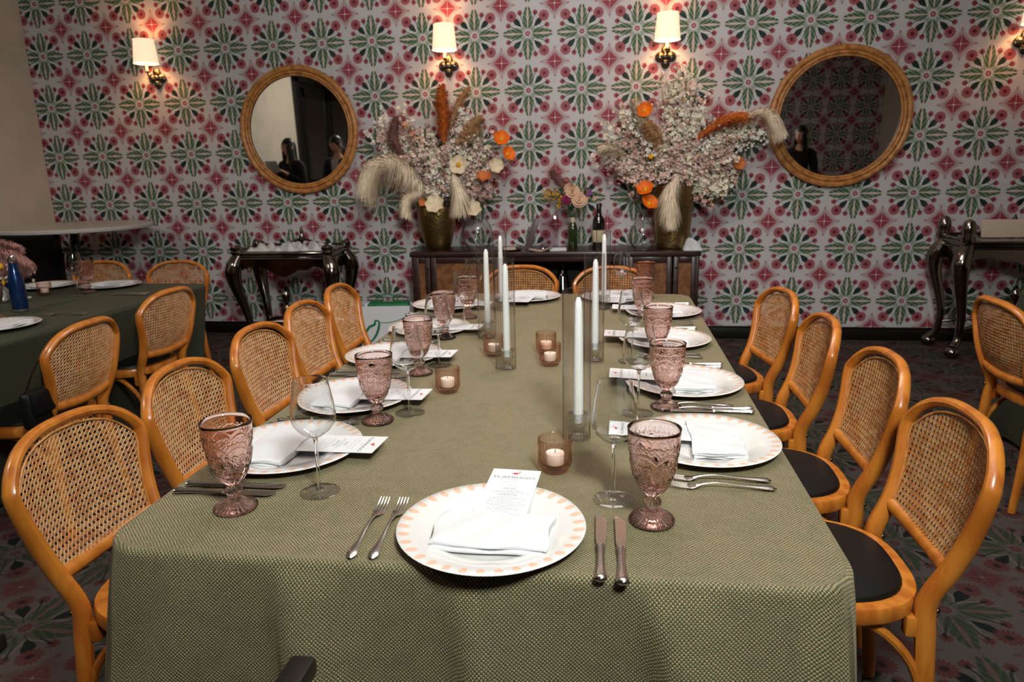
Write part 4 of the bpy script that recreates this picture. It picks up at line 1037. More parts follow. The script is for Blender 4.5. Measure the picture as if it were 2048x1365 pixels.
def cupflower(name, mat, parent, c, R, n_=(0, -1, 0.2), centre='yellow_stamen', petals=5, cup=0.5):
    n = Vector(n_).normalized(); a = n.orthogonal().normalized(); b2 = n.cross(a); C = Vector(c); mb = MB()
    for k in range(petals):
        t0 = 2 * PI * k / petals; V = []; F = []
        for i in range(5):
            r = R * i / 4
            for j in range(5):
                w_ = (j - 2) / 2 * (PI / petals) * 1.35 * math.sin(PI * (0.16 + 0.50 * i / 4)) * 1.0
                h = cup * R * (i / 4) ** 2 + 0.10 * R * math.sin(j * 2.1 + k + i) * (i / 4) + 0.03 * R * (k % 2)
                V.append(C + (a * math.cos(t0 + w_) + b2 * math.sin(t0 + w_)) * r * (1 - 0.08 * abs(j - 2) * (i == 4)) + n * h)
        for i in range(4):
            for j in range(4): F.append((i * 5 + j, i * 5 + j + 1, (i + 1) * 5 + j + 1, (i + 1) * 5 + j))
        mb.add(V, F)
    o = mb.build(name, mat, parent)
    if centre: MB().ball(C + n * 0.12 * R, 0.26 * R, 10, 7).build('flower_centre', centre, o)
    return o
def rose(name, mat, parent, c, R, n_=(0, -1, 0.3)):
    n = Vector(n_).normalized(); a = n.orthogonal().normalized(); b2 = n.cross(a); C = Vector(c); mb = MB()
    for ring, (k_, r0, h0) in enumerate(((3, 0.28, 0.62), (5, 0.55, 0.5), (6, 0.82, 0.28), (7, 1.0, 0.05))):
        for k in range(k_):
            t0 = 2 * PI * (k / k_ + 0.13 * ring); V = []; F = []
            for i in range(4):
                for j in range(4):
                    w_ = (j - 1.5) / 1.5 * PI / k_ * 1.3; rr = R * r0 * (0.35 + 0.65 * math.sin(i / 3 * PI / 2)); h = R * (h0 + (i / 3) ** 1.3 * 0.35 * (1 - 0.5 * ring / 3) - 0.3)
                    V.append(C + (a * math.cos(t0 + w_) + b2 * math.sin(t0 + w_)) * rr + n * h)
            for i in range(3):
                for j in range(3): F.append((i * 4 + j, i * 4 + j + 1, (i + 1) * 4 + j + 1, (i + 1) * 4 + j))
            mb.add(V, F)
    return mb.build(name, mat, parent)
def stuff(o): o['kind'] = 'stuff'; return o
def arrangement(label, base, sprays, seed):
    """base = vase mouth; sprays = list of (target, spread, count, kind)"""
    rs = random.Random(seed); t = thing('flower_arrangement', label, 'flowers', base, 0, 'large dried flower arrangements')
    st = MB(); M_ = {k: MB() for k in ('cream', 'pink', 'white', 'mauve', 'peach', 'green', 'olive', 'berry')}
    B = Vector(base)
    for (tx, ty, tz), spread, cnt, kinds in sprays:
        tip = Vector((tx, ty, tz)) - B
        for k in range(cnt):
            e = tip + Vector((rs.gauss(0, spread), rs.gauss(0, spread * 0.45), rs.gauss(0, spread))); e.y = min(e.y, 0.19)
            root = Vector((rs.uniform(-.07, .07), rs.uniform(-.07, .07), -0.12)); mid = root * 0.4 + e * 0.55 + Vector((0, 0, 0.06))
            P = spline([root, mid, e], 6); st.tube(P, interp([0.0026, 0.0018, 0.0010], len(P)), 4)
            kd = rs.choice(kinds)
            for i in range(5, len(P)):
                for q in range(rs.randint(3, 5)):
                    c = Vector(P[i]) + Vector((rs.gauss(0, .022), rs.gauss(0, .02), rs.gauss(0, .022)))
                    if rs.random() < 0.13: leafy(M_['green' if rs.random() < .5 else 'olive'], P[i], c - Vector(P[i]) + Vector((0, 0, 0.01)), rs.uniform(.025, .05), rs.uniform(.007, .012))
                    elif kd in ('white',) and rs.random() < .5: berry(M_['white'], c, rs.uniform(.007, .011))
                    elif rs.random() < 0.05: berry(M_['peach'], c, rs.uniform(.008, .013))
                    else: blossom(M_[kd], c, rs.uniform(.013, .027), rs)
    stuff(st.build('stems', 'twig', t))
    for k, nm, mt in (('cream', 'cream_blossoms', 'blossom_cream'), ('pink', 'pink_blossoms', 'blossom_pink'), ('white', 'white_blossoms', 'blossom_white'), ('mauve', 'mauve_filler', 'blossom_mauve'), ('peach', 'peach_berries', 'blossom_peach'), ('green', 'green_leaves', 'leaf_green'), ('olive', 'olive_leaves', 'leaf_olive')):
        if M_[k].v: stuff(M_[k].build(nm, mt, t, smooth=False))
    return t
mix1 = ['cream', 'pink', 'mauve', 'cream', 'pink', 'white']; y_ = -0.30
BL = (-1.395, -0.27, 1.115)
sp = [((-1.75, y_, 1.62), .08, 10, mix1), ((-1.62, y_, 1.78), .08, 8, ['cream', 'peach', 'white', 'pink']), ((-1.45, y_ - .05, 1.55), .10, 16, mix1), ((-1.25, y_ - .08, 1.45), .10, 18, mix1), ((-1.1, y_, 1.66), .09, 14, ['pink', 'mauve', 'cream', 'white']),
      ((-1.02, y_, 1.42), .08, 12, mix1), ((-1.68, y_ - .06, 1.42), .08, 10, ['mauve', 'pink', 'cream']), ((-1.12, y_, 1.82), .05, 7, ['white', 'cream', 'peach']), ((-1.38, y_ - .1, 1.30), .08, 12, ['pink', 'cream', 'mauve']), ((-1.02, y_ - .04, 1.25), .06, 8, ['mauve', 'pink']), ((-1.85, y_, 1.75), .05, 4, ['cream', 'white']), ((-0.86, y_, 1.45), .05, 4, ['pink', 'mauve'])]
tA = arrangement('large dried flower arrangement with an upright rust plume, by the left mirror', BL, sp, 21)
loc = lambda p, B: tuple(p[i] - B[i] for i in range(3))
def arr_plume(t, B, mat, pts, w_, n=520, dr_=0.5, seed=1): return plume('pampas_plume', mat, t, [loc(p, B) for p in pts], w_, n, random.Random(seed), dr_)
arr_plume(tA, BL, 'pampas_rust', [(-1.30, -.33, 1.60), (-1.295, -.34, 1.80), (-1.30, -.34, 2.02)], 0.055, 900, 0.1, 1)
arr_plume(tA, BL, 'pampas_tan', [(-1.26, -.30, 1.70), (-1.19, -.30, 1.87), (-1.09, -.31, 2.01)], 0.035, 520, 0.2, 2)
arr_plume(tA, BL, 'pampas_cream', [(-1.45, -.38, 1.25), (-1.62, -.45, 1.44), (-1.78, -.47, 1.45), (-1.90, -.47, 1.33)], 0.095, 1700, 1.2, 3)
arr_plume(tA, BL, 'pampas_cream', [(-1.22, -.42, 1.38), (-1.17, -.46, 1.25), (-1.17, -.46, 1.12)], 0.06, 900, 0.8, 4)
arr_plume(tA, BL, 'pampas_cream', [(-1.45, -.40, 1.24), (-1.56, -.45, 1.20), (-1.60, -.46, 1.08)], 0.045, 600, 0.8, 5)
arr_plume(tA, BL, 'pampas_tan', [(-1.2, -.33, 1.58), (-1.08, -.36, 1.72), (-0.99, -.36, 1.78)], 0.05, 600, 0.6, 6)
arr_plume(tA, BL, 'pampas_pink', [(-1.62, -.36, 1.5), (-1.68, -.38, 1.66), (-1.66, -.38, 1.80)], 0.05, 600, 0.4, 7)
cupflower('poppy', 'poppy_orange', tA, loc((-0.845, -.36, 1.615), BL), 0.065, (0.25, -1, 0.5)); cupflower('poppy', 'poppy_orange', tA, loc((-0.800, -.38, 1.505), BL), 0.060, (0.7, -0.8, 0.4))
cupflower('poppy', 'poppy_rust', tA, loc((-0.975, -.42, 1.33), BL), 0.062, (0.1, -0.7, 0.8), None); cupflower('poppy', 'poppy_rust', tA, loc((-1.46, -.44, 1.16), BL), 0.035, (0, -1, 0.2), None)
cupflower('cream_flower', 'petal_cream', tA, loc((-1.165, -.44, 1.435), BL), 0.075, (0, -1, 0.1), cup=0.3); cupflower('cream_flower', 'petal_cream', tA, loc((-1.355, -.47, 1.135), BL), 0.078, (0, -0.9, 0.5), None, 7, 0.4)
cupflower('cream_flower', 'petal_cream', tA, loc((-1.06, -.44, 1.10), BL), 0.065, (0.1, -0.9, 0.4), None, 6, 0.4); cupflower('cream_flower', 'petal_cream', tA, loc((-0.89, -.40, 1.42), BL), 0.060, (0.4, -0.9, 0.2), None, 6, 0.5)
BR = (0.458, -0.27, 1.25)
mix2 = ['cream', 'pink', 'mauve', 'white', 'cream']
sp = [((0.05, y_, 1.70), .09, 12, mix2), ((0.02, y_, 1.50), .08, 12, mix2), ((0.10, y_, 1.30), .07, 12, ['cream', 'mauve', 'pink']), ((0.30, y_ - .08, 1.60), .10, 16, ['mauve', 'pink', 'cream']), ((0.45, y_ - .08, 1.50), .10, 18, ['pink', 'pink', 'mauve', 'cream']),
      ((0.55, y_, 1.88), .10, 16, ['cream', 'cream', 'pink', 'white']), ((0.45, y_, 2.05), .06, 6, ['cream']), ((0.70, y_ - .04, 1.65), .10, 18, ['cream', 'white', 'mauve']), ((0.92, y_, 1.66), .07, 10, ['white', 'cream']), ((0.80, y_ - .04, 1.38), .08, 14, ['cream', 'mauve', 'pink']), ((0.88, y_, 1.22), .06, 10, ['cream', 'peach', 'cream']), ((0.72, y_ - .05, 1.20), .06, 8, ['cream', 'mauve']), ((1.1, y_, 1.60), .04, 4, ['white']), ((0.55, y_ - .1, 1.38), .07, 8, ['pink', 'cream'])]
tB = arrangement('large dried flower arrangement with a plume reaching over the right mirror', BR, sp, 33)
arr_plume(tB, BR, 'pampas_cream', [(0.30, -.33, 1.56), (0.21, -.36, 1.72), (0.15, -.36, 1.86)], 0.06, 800, 0.3, 11)
arr_plume(tB, BR, 'pampas_cream', [(0.47, -.40, 1.32), (0.42, -.47, 1.20), (0.43, -.475, 0.98)], 0.06, 1000, 0.8, 12)
arr_plume(tB, BR, 'pampas_rust', [(0.60, -.33, 1.58), (0.78, -.36, 1.70), (0.98, -.37, 1.74)], 0.05, 800, 0.4, 13)
arr_plume(tB, BR, 'pampas_cream', [(0.92, -.36, 1.73), (1.06, -.40, 1.75), (1.20, -.40, 1.62)], 0.055, 800, 1.0, 14)
arr_plume(tB, BR, 'pampas_tan', [(0.36, -.36, 1.50), (0.30, -.40, 1.62), (0.24, -.42, 1.70)], 0.05, 600, 0.4, 15)
arr_plume(tB, BR, 'pampas_cream', [(0.10, -.34, 1.48), (0.0, -.38, 1.53), (-0.10, -.38, 1.53)], 0.04, 500, 0.5, 16)
cupflower('poppy', 'poppy_orange', tB, loc((0.225, -.42, 1.785), BR), 0.060, (-0.2, -1, 0.3)); cupflower('poppy', 'poppy_rust', tB, loc((0.90, -.38, 1.40), BR), 0.05, (0.4, -1, 0.2), None)
MB().ball(loc((0.273, -.44, 1.462), BR), 0.019, 12, 8).build('craspedia_ball', 'yellow_stamen', tB)
# small glass vase with two orange poppies
o = MB().lathe([(0.0, 0.002), (0.055, 0.0), (0.07, 0.01), (0.098, 0.06), (0.102, 0.11), (0.085, 0.17), (0.045, 0.225), (0.032, 0.27), (0.036, 0.30), (0.034, 0.301), (0.030, 0.27), (0.043, 0.225), (0.082, 0.17), (0.099, 0.11), (0.095, 0.06), (0.068, 0.014), (0.0, 0.006)], 40).build('glass_vase', 'clear_glass', angle=70)
tag(o, 'round clear glass vase with two orange poppies beside the tall brass vase', 'vase', None, (0.228, -0.36, SZ))
t = thing('poppy_stems', 'two orange poppies in the round glass vase', 'flowers', (0.228, -0.36, SZ + 0.02))
for (dx, dz, nx) in ((0.014, 0.425, -0.2), (0.04, 0.322, 0.3)):
    MB().tube(spline([(0.0, 0, 0.0), (0.004, 0.0, 0.2), (dx, -0.02, dz)], 6), 0.003, 6).build('stem', 'leaf_green', t)
    cupflower('poppy', 'poppy_orange', t, (dx, -0.03, dz), 0.070, (nx, -0.75, 0.65))
# glass jar beside the left brass vase
o = MB().lathe([(0.0, 0.002), (0.075, 0.0), (0.09, 0.01), (0.122, 0.08), (0.126, 0.13), (0.11, 0.19), (0.075, 0.24), (0.060, 0.262), (0.064, 0.28), (0.062, 0.281), (0.057, 0.262), (0.072, 0.24), (0.107, 0.19), (0.123, 0.13), (0.119, 0.08), (0.086, 0.014), (0.0, 0.006)], 40).build('glass_jar', 'clear_glass', angle=70)
tag(o, 'round clear glass jar beside the left brass vase', 'jar', None, (-1.075, -0.25, SZ))
# bouquet in a dark green bottle, middle of the sideboard
t = thing('flower_bottle', 'slim dark green bottle with a pale label holding the small bouquet', 'bottle', (-0.305, -0.32, SZ))
MB().lathe([(0.0, 0.0), (0.034, 0.0), (0.037, 0.004), (0.037, 0.16), (0.030, 0.19), (0.0165, 0.215), (0.016, 0.25), (0.018, 0.253), (0.0, 0.254)], 28).build('glass', 'green_bottle_glass', t)
MB().lathe([(0.0172, 0.19), (0.0192, 0.20), (0.0180, 0.248), (0.0172, 0.248)], 28).build('neck_foil', 'label_cream', t)
t = thing('bouquet', 'small mixed bouquet of roses and yellow sprigs in the green bottle', 'flowers', (-0.305, -0.32, SZ + 0.22))
rs = random.Random(9)
rose('rose', 'petal_rose', t, (0.0, -0.05, 0.22), 0.06); rose('rose', 'petal_rose', t, (0.055, -0.07, 0.165), 0.062); rose('rose', 'petal_magenta', t, (-0.045, -0.06, 0.165), 0.04); rose('rose', 'petal_violet', t, (0.115, -0.05, 0.215), 0.035); rose('rose', 'petal_rose', t, (-0.03, -0.03, 0.25), 0.04)
mg, my, mo = MB(), MB(), MB()
for k in range(26):
    a = rs.uniform(-1.2, 1.2); e = Vector((0.25 * math.sin(a), rs.uniform(-.08, .03), 0.10 + 0.17 * math.cos(a) + rs.uniform(-.03, .05))); P = spline([(0, 0, 0.0), tuple(e * 0.55 + Vector((0, 0, 0.03))), tuple(e)], 5); mg.tube(P, 0.0014, 4)
    for q in P[4:]:
        leafy(mg, q, (rs.gauss(0, 1), rs.gauss(-.3, .6), rs.gauss(.2, 1)), rs.uniform(.03, .05), .009)
        if e.x < -0.10 and rs.random() < 0.9:
            for _ in range(4): blossom(my, Vector(q) + Vector((rs.gauss(0, .012), rs.gauss(0, .01), rs.gauss(0, .012))), .010, rs)
        elif rs.random() < 0.4: blossom(mo, Vector(q) + Vector((rs.gauss(0, .012), -.01, rs.gauss(0, .012))), .012, rs)
stuff(mg.build('greenery', 'leaf_green', t, smooth=False)); stuff(my.build('yellow_sprigs', 'yellow_stamen', t, smooth=False)); stuff(mo.build('pale_sprigs', 'blossom_peach', t, smooth=False))
plume('pampas_plume', 'pampas_pink', t, [(-0.03, 0, 0.2), (-0.10, 0, 0.30), (-0.16, -0.02, 0.38)], 0.045, 400, random.Random(2), 0.4)
# wine bottle
t = thing('wine_bottle', 'dark wine bottle with a cream label on the sideboard', 'bottle', (-0.105, -0.34, SZ))
MB().lathe([(0.0, 0.0), (0.044, 0.0), (0.048, 0.005), (0.048, 0.205), (0.043, 0.232), (0.024, 0.262), (0.0175, 0.285), (0.0172, 0.345), (0.0, 0.346)], 32).build('glass', 'wine_bottle_glass', t)
MB().lathe([(0.0176, 0.27), (0.0186, 0.272), (0.0186, 0.346), (0.016, 0.350), (0.0, 0.350)], 28).build('capsule', 'black_lacquer', t)
MB().lathe([(0.0482, 0.06), (0.0488, 0.061), (0.0488, 0.15), (0.0482, 0.151)], 32).build('label', 'label_cream', t)
# little signs and papers
t = thing('leaning_frame', 'narrow mauve frame leaning on the sideboard', 'frame', (-0.665, -0.30, SZ)); M1 = Matrix.Rotation(math.radians(18), 4, 'Y')
MB().box((0, 0, 0.125), (0.05, 0.02, 0.25), 0.003, M1).build('panel', 'mauve_card', t); MB().box((0, 0.04, 0.06), (0.01, 0.08, 0.012), 0.002).build('stand', 'black_lacquer', t)
t = thing('acrylic_sign', 'smoky clear acrylic sign standing on the sideboard', 'sign', (-0.49, -0.30, SZ))
MB().box((0, 0, 0.135), (0.145, 0.006, 0.27), 0.002).build('panel', 'acrylic', t); MB().box((0, 0.0, 0.008), (0.12, 0.05, 0.016), 0.003).build('foot', 'acrylic', t)
t = thing('open_booklet', 'open cream paper booklet on the sideboard edge', 'booklet', (-0.545, -0.43, SZ))
for s_ in (-1, 1):
    V = [(s_ * 0.09 * i / 6, y, 0.002 + 0.03 * (i / 6) ** 1.5 * (1.2 if s_ > 0 else 0.5)) for i in range(7) for y in (-0.05, 0.05)]; V += [(x, y, z + 0.003) for x, y, z in V]
    F = [(2 * i, 2 * i + 2, 2 * i + 3, 2 * i + 1) for i in range(6)] + [(14 + 2 * i, 15 + 2 * i, 17 + 2 * i, 16 + 2 * i) for i in range(6)] + [(2 * i, 14 + 2 * i, 16 + 2 * i, 2 * i + 2) for i in range(6)] + [(2 * i + 1, 2 * i + 3, 17 + 2 * i, 15 + 2 * i) for i in range(6)] + [(12, 26, 27, 13)]
    fin('page', V, F, 'tan_paper', t)
t = thing('tray', 'small dark tray with folded paper on the sideboard', 'tray', (-0.80, -0.38, SZ))
MB().lathe([(0.0, 0.0), (0.085, 0.0), (0.10, 0.012), (0.098, 0.014), (0.083, 0.004), (0.0, 0.004)], 32).build('dish', 'black_lacquer', t); MB().box((0, 0, 0.016), (0.10, 0.07, 0.022), 0.006, Matrix.Rotation(0.3, 4, 'Z')).build('paper', 'tan_paper', t)
o = MB().box((0, 0, 0.011), (0.13, 0.10, 0.022), 0.004).build('white_box', 'bag_white'); tag(o, 'flat white box on the sideboard beside the green bottle', 'box', None, (-0.415, -0.40, SZ), 0.1)
def crumple(name, label, loc_, sx, sy, sz, seed, mat='white_cloth'):
    rs = random.Random(seed); V = []; F = []; n = 14
    ph = [(rs.uniform(3, 9), rs.uniform(3, 9), rs.uniform(0, 6)) for _ in range(5)]
    for i in range(n + 1):
        for j in range(n + 1):
            u, v = i / n * 2 - 1, j / n * 2 - 1; e = max(0, 1 - (u * u) ** 2) * max(0, 1 - (v * v) ** 2)
            z = sz * e * (0.55 + 0.45 * sum(math.sin(a * u + b_ * v + c) for a, b_, c in ph) / 2.2); V.append((u * sx, v * sy, max(0.001, z)))
    k = len(V); V += [(x, y, 0) for x, y, z in V]
    for i in range(n):
        for j in range(n):
            a = i * (n + 1) + j; F += [(a, a + n + 1, a + n + 2, a + 1), (k + a, k + a + 1, k + a + n + 2, k + a + n + 1)]
    return tag(fin(name, V, F, mat), label, 'cloth', None, loc_)
crumple('cloth_bundle', 'crumpled white cloth at the right end of the sideboard', (0.60, -0.40, SZ), 0.07, 0.06, 0.075, 4)

# ------------------------------------------------------------------ ornate dark silver tables
def silver_table(label, loc_, W, D, H, group, cap=1.0):
    t = thing('silver_side_table', label, 'side table', loc_, 0, group)
    hx, hy = W / 2, D / 2
    mb = MB()
    for k, (e, z, h) in enumerate(((0.0, H - 0.012, 0.024), (-0.018, H - 0.034, 0.022), (-0.005, H - 0.052, 0.016))): mb.box((0, 0, z), (W + 2 * e, D + 2 * e, h), 0.008)
    mb.build('top', 'chrome_dark', t)
    rim = MB()
    for s_ in (-1, 1): rim.tube([(s_ * (hx - 0.015), -hy + 0.02, H + 0.012), (s_ * (hx - 0.015), hy - 0.02, H + 0.012)], 0.011, 8)
    rim.tube([(-hx + 0.015, hy - 0.02, H + 0.014)] + [(-hx + 0.015 + (W - 0.03) * i / 20, hy - 0.02, H + 0.02 + 0.045 * math.exp(-((i - 10) / 2.6) ** 2)) for i in range(1, 20)] + [(hx - 0.015, hy - 0.02, H + 0.014)], 0.011, 8)
    rim.build('gallery_rail', 'chrome_dark', t)
    MB().lathe([(0.0, -0.03), (0.016, 0.0), (0.024, 0.03), (0.012, 0.06), (0.018, 0.075), (0.004, 0.11), (0.0, 0.112)], 14, (0.0, hy - 0.02, H + 0.05)).build('crest_finial', 'chrome_dark', t)
    for sy in (-1, 1):                            # scalloped aprons
        V = []; F = []; n = 28
        for i in range(n + 1):
            x = -hx + 0.05 + (W - 0.10) * i / n; s_ = abs(2 * i / n - 1); zb = H - 0.145 - 0.05 * math.cos(s_ * PI * 1.5) * (1 - s_ * 0.4)
            for y in (sy * (hy - 0.035) - 0.008, sy * (hy - 0.035) + 0.008): V += [(x, y, H - 0.055), (x, y, zb)]
        for i in range(n):
            a = i * 4; F += [(a, a + 4, a + 5, a + 1), (a + 2, a + 3, a + 7, a + 6), (a + 1, a + 5, a + 7, a + 3)]
        fin('apron', V, F, 'chrome_dark', t)
    for sx in (-1, 1): MB().box((sx * (hx - 0.035), 0, H - 0.10), (0.016, D - 0.1, 0.09), 0.004).build('side_apron', 'chrome_dark', t)
    for sx in (-1, 1):
        for sy in (-1, 1):                        # cabriole legs on ball feet
            B = lambda o, z: (sx * (hx - 0.04 + o), sy * (hy - 0.04 + o * 0.75), z)
            P = spline([B(0.0, H - 0.03), B(0.030, H - 0.10), B(0.045, H - 0.17), B(0.032, H - 0.28), B(0.0, H - 0.42), B(-0.022, H - 0.56), B(-0.010, 0.13), B(0.020, 0.075)], 5)
            lg = MB().tube(P, interp([0.042, 0.060, 0.062, 0.048, 0.035, 0.028, 0.025, 0.032], len(P)), 12).build('leg', 'chrome_dark', t)
            MB().ball(B(0.026, 0.045), (0.052, 0.052, 0.045), 16, 10).build('ball_foot', 'chrome_dark', lg)
            MB().lathe([(0.0, -0.02), (0.028, -0.012), (0.034, 0.0), (0.028, 0.012), (0.0, 0.02)], 14, B(0.038, H - 0.13)).build('knee_boss', 'chrome_dark', lg)
            MB().lathe([(0.0, 0.0), (0.042, 0.0), (0.048, 0.010 * cap), (0.040, 0.022 * cap), (0.046, 0.034 * cap), (0.044, 0.048 * cap), (0.030, 0.060 * cap), (0.0, 0.066 * cap)], 18, B(0.012, H - 0.01)).build('corner_cap', 'chrome_dark', lg)
    mb = MB()
    for sx in (-1, 1):
        mb.tube(spline([(sx * (hx - 0.06), -hy + 0.06, 0.20), (sx * hx * 0.45, -hy * 0.4, 0.235), (0, 0, 0.22), (-sx * hx * 0.45, hy * 0.4, 0.235), (-sx * (hx - 0.06), hy - 0.06, 0.20)], 5), 0.013, 8)
    mb.build('cross_stretcher', 'chrome_dark', t)
    MB().lathe([(0.0, 0.20), (0.03, 0.21), (0.034, 0.235), (0.016, 0.255), (0.022, 0.28), (0.030, 0.31), (0.024, 0.345), (0.012, 0.37), (0.018, 0.39), (0.034, 0.43), (0.036, 0.46), (0.02, 0.485), (0.008, 0.51), (0.0, 0.515)], 18, (-0.06, -0.06, 0)).build('urn_finial', 'chrome_dark', t)
    return t
silver_table('ornate dark silver side table under the left mirror, with folded napkins on top', (-2.53, -0.52, 0), 0.80, 0.44, 0.81, 'ornate silver side tables')
silver_table('ornate dark silver side table cut by the right edge', (2.93, -0.36, 0), 1.02, 0.44, 0.84, 'ornate silver side tables', 2.5)
for k, (x, y, a) in enumerate([(-2.74, -0.55, 0.1), (-2.52, -0.55, -0.15), (-2.32, -0.53, 0.2)]):
    crumple('napkin_pile', ['pile of white folded napkins on the silver table, leftmost', 'pile of white folded napkins on the silver table, middle one', 'pile of white folded napkins on the silver table, rightmost'][k], (x, y, 0.811), 0.105, 0.13, 0.06, 10 + k)['category'] = 'napkins'
# pale tray standing on the right silver table
o = MB().box((0, 0, 0.07), (0.80, 0.012, 0.13), 0.004, Matrix.Rotation(math.radians(-14), 4, 'X')).build('serving_tray', 'tan_paper'); tag(o, 'pale rectangular tray leaning on the right silver table', 'tray', None, (3.02, -0.36, 0.842))
# ------------------------------------------------------------------ tall round table at the left wall
t = thing('round_table', 'round white topped table on a black pedestal in the left corner', 'table', (-4.245, -0.745, 0))
MB().lathe([(0.0, 1.0), (0.55, 1.0), (0.575, 1.005), (0.58, 1.015), (0.58, 1.028), (0.575, 1.034), (0.0, 1.035)], 64).build('top', 'white_stone', t)
MB().lathe([(0.10, 1.0), (0.10, 0.985), (0.03, 0.96), (0.027, 0.5), (0.03, 0.06), (0.05, 0.04), (0.24, 0.022), (0.27, 0.012), (0.27, 0.0), (0.0, 0.0)], 32).build('pedestal', 'black_lacquer', t)
# ------------------------------------------------------------------ paper bag on the floor behind the table
t = thing('paper_bag', 'white paper bag with green lettering and green lining on the floor behind the table', 'bag', (-1.72, -0.70, 0), 0.12)
V = []; F = []
w0, d0, h0 = 0.19, 0.075, 0.40
for (k, z) in ((1.0, 0.0), (1.0, h0)): V += [(-w0 * k, -d0, z), (w0 * k, -d0, z), (w0 * k, d0, z), (-w0 * k, d0, z)]
V += [(x * 0.985, y * 0.96, z + (0.006 if z < 0.1 else 0.0)) for x, y, z in V]
F = [(0, 3, 2, 1), (8, 9, 10, 11)] + [(i, (i + 1) % 4, 4 + (i + 1) % 4, 4 + i) for i in range(4)] + [(8 + i, 12 + i, 12 + (i + 1) % 4, 8 + (i + 1) % 4) for i in range(4)] + [(4 + i, 4 + (i + 1) % 4, 12 + (i + 1) % 4, 12 + i) for i in range(4)]
bagm = fin('bag_body', V, F, 'bag_white', t, smooth=False)
mb = MB(); Z = -d0 - 0.0012
mb.tube(spline([(-0.045, Z, 0.285), (-0.075, Z, 0.29), (-0.085, Z, 0.26), (-0.13, Z, 0.235), (-0.165, Z, 0.17), (-0.15, Z, 0.13), (-0.115, Z, 0.13), (-0.075, Z, 0.18), (-0.05, Z, 0.25), (-0.055, Z, 0.285), (-0.085, Z, 0.288)], 5), interp([0.004, 0.006, 0.012, 0.011, 0.012, 0.009, 0.008, 0.011, 0.010, 0.007, 0.005], 51), 6, flat=0.08, up=(0, 1, 0))
mb.tube(spline([(-0.05, Z, 0.275), (0.02, Z, 0.272), (0.10, Z, 0.29), (0.18, Z, 0.325)], 5), 0.003, 6, flat=0.2, up=(0, 1, 0))
mb.build('script_letter', 'green_print', t)
MB().box((0.02, 0.0, 0.385), (0.31, 0.12, 0.06), 0.008).build('green_tissue', 'green_print', t)
mb = MB()
for y in (-0.06, 0.06): mb.tube(spline([(-0.08, y, 0.40), (-0.06, y, 0.46), (0.06, y, 0.46), (0.08, y, 0.40)], 5), 0.003, 6)
mb.build('handle', 'green_print', t)
# black handbag hanging on a chair at the left table
t = thing('handbag', 'black handbag with a chain hanging beside the nearest chair of the left table', 'bag', (-2.13, -3.63, 0.47), 0.1)
MB().box((0, 0, 0.08), (0.06, 0.12, 0.15), 0.025, seg=3).build('body', 'black_vinyl', t)
MB().box((0.03, 0, 0.11), (0.03, 0.115, 0.09), 0.012).build('flap', 'black_vinyl', t)
P = spline([(0.0, -0.05, 0.14), (0.01, -0.01, 0.21), (0.02, 0.03, 0.26), (0.01, 0.045, 0.21), (0.0, 0.05, 0.14)], 8)
for i in range(0, len(P) - 1):
    MB().tube([P[i], P[i + 1]], 0.0045 if i % 2 else 0.003, 6).build('chain_link', 'chrome_dark', t)
# ------------------------------------------------------------------ centrepiece on the left table
t = thing('table_flowers', 'low dried flower centrepiece with pink plumes on the left table', 'flowers', (-3.20, -2.62, TOP))
MB().lathe([(0.0, 0.0), (0.04, 0.0), (0.05, 0.01), (0.055, 0.06), (0.04, 0.09), (0.036, 0.09), (0.05, 0.06), (0.045, 0.014), (0.0, 0.008)], 24).build('pot', 'porcelain', t)
rs = random.Random(5)
plume('pampas_plume', 'pampas_pink', t, [(0, 0, 0.08), (0.03, 0, 0.20), (0.14, -0.02, 0.25), (0.25, -0.02, 0.21)], 0.038, 900, rs, 1.0); plume('pampas_plume', 'pampas_pink', t, [(0, 0.02, 0.08), (-0.02, 0.02, 0.24), (0.06, 0.02, 0.30), (0.17, 0.02, 0.29)], 0.034, 700, rs, 0.8); plume('pampas_plume', 'pampas_cream', t, [(0, 0, 0.08), (-0.06, -0.04, 0.18), (-0.12, -0.06, 0.22)], 0.035, 500, rs, 0.5)
mb, ml = MB(), MB()
for k in range(70):
    c = Vector((rs.gauss(0.05, .07), rs.gauss(-0.02, .05), abs(rs.gauss(0.12, .05)) + .02)); blossom(mb, c, rs.uniform(.010, .018), rs)
    if k % 2: leafy(ml, c, (rs.gauss(0, 1), rs.gauss(0, 1), .3), .05, .01)
stuff(mb.build('blossoms', 'blossom_cream', t, smooth=False)); stuff(ml.build('leaves', 'leaf_olive', t, smooth=False))
for c in ((0.12, -0.07, 0.20), (0.10, -0.06, 0.115)): MB().ball(c, 0.017, 10, 8).build('craspedia_ball', 'yellow_stamen', t)

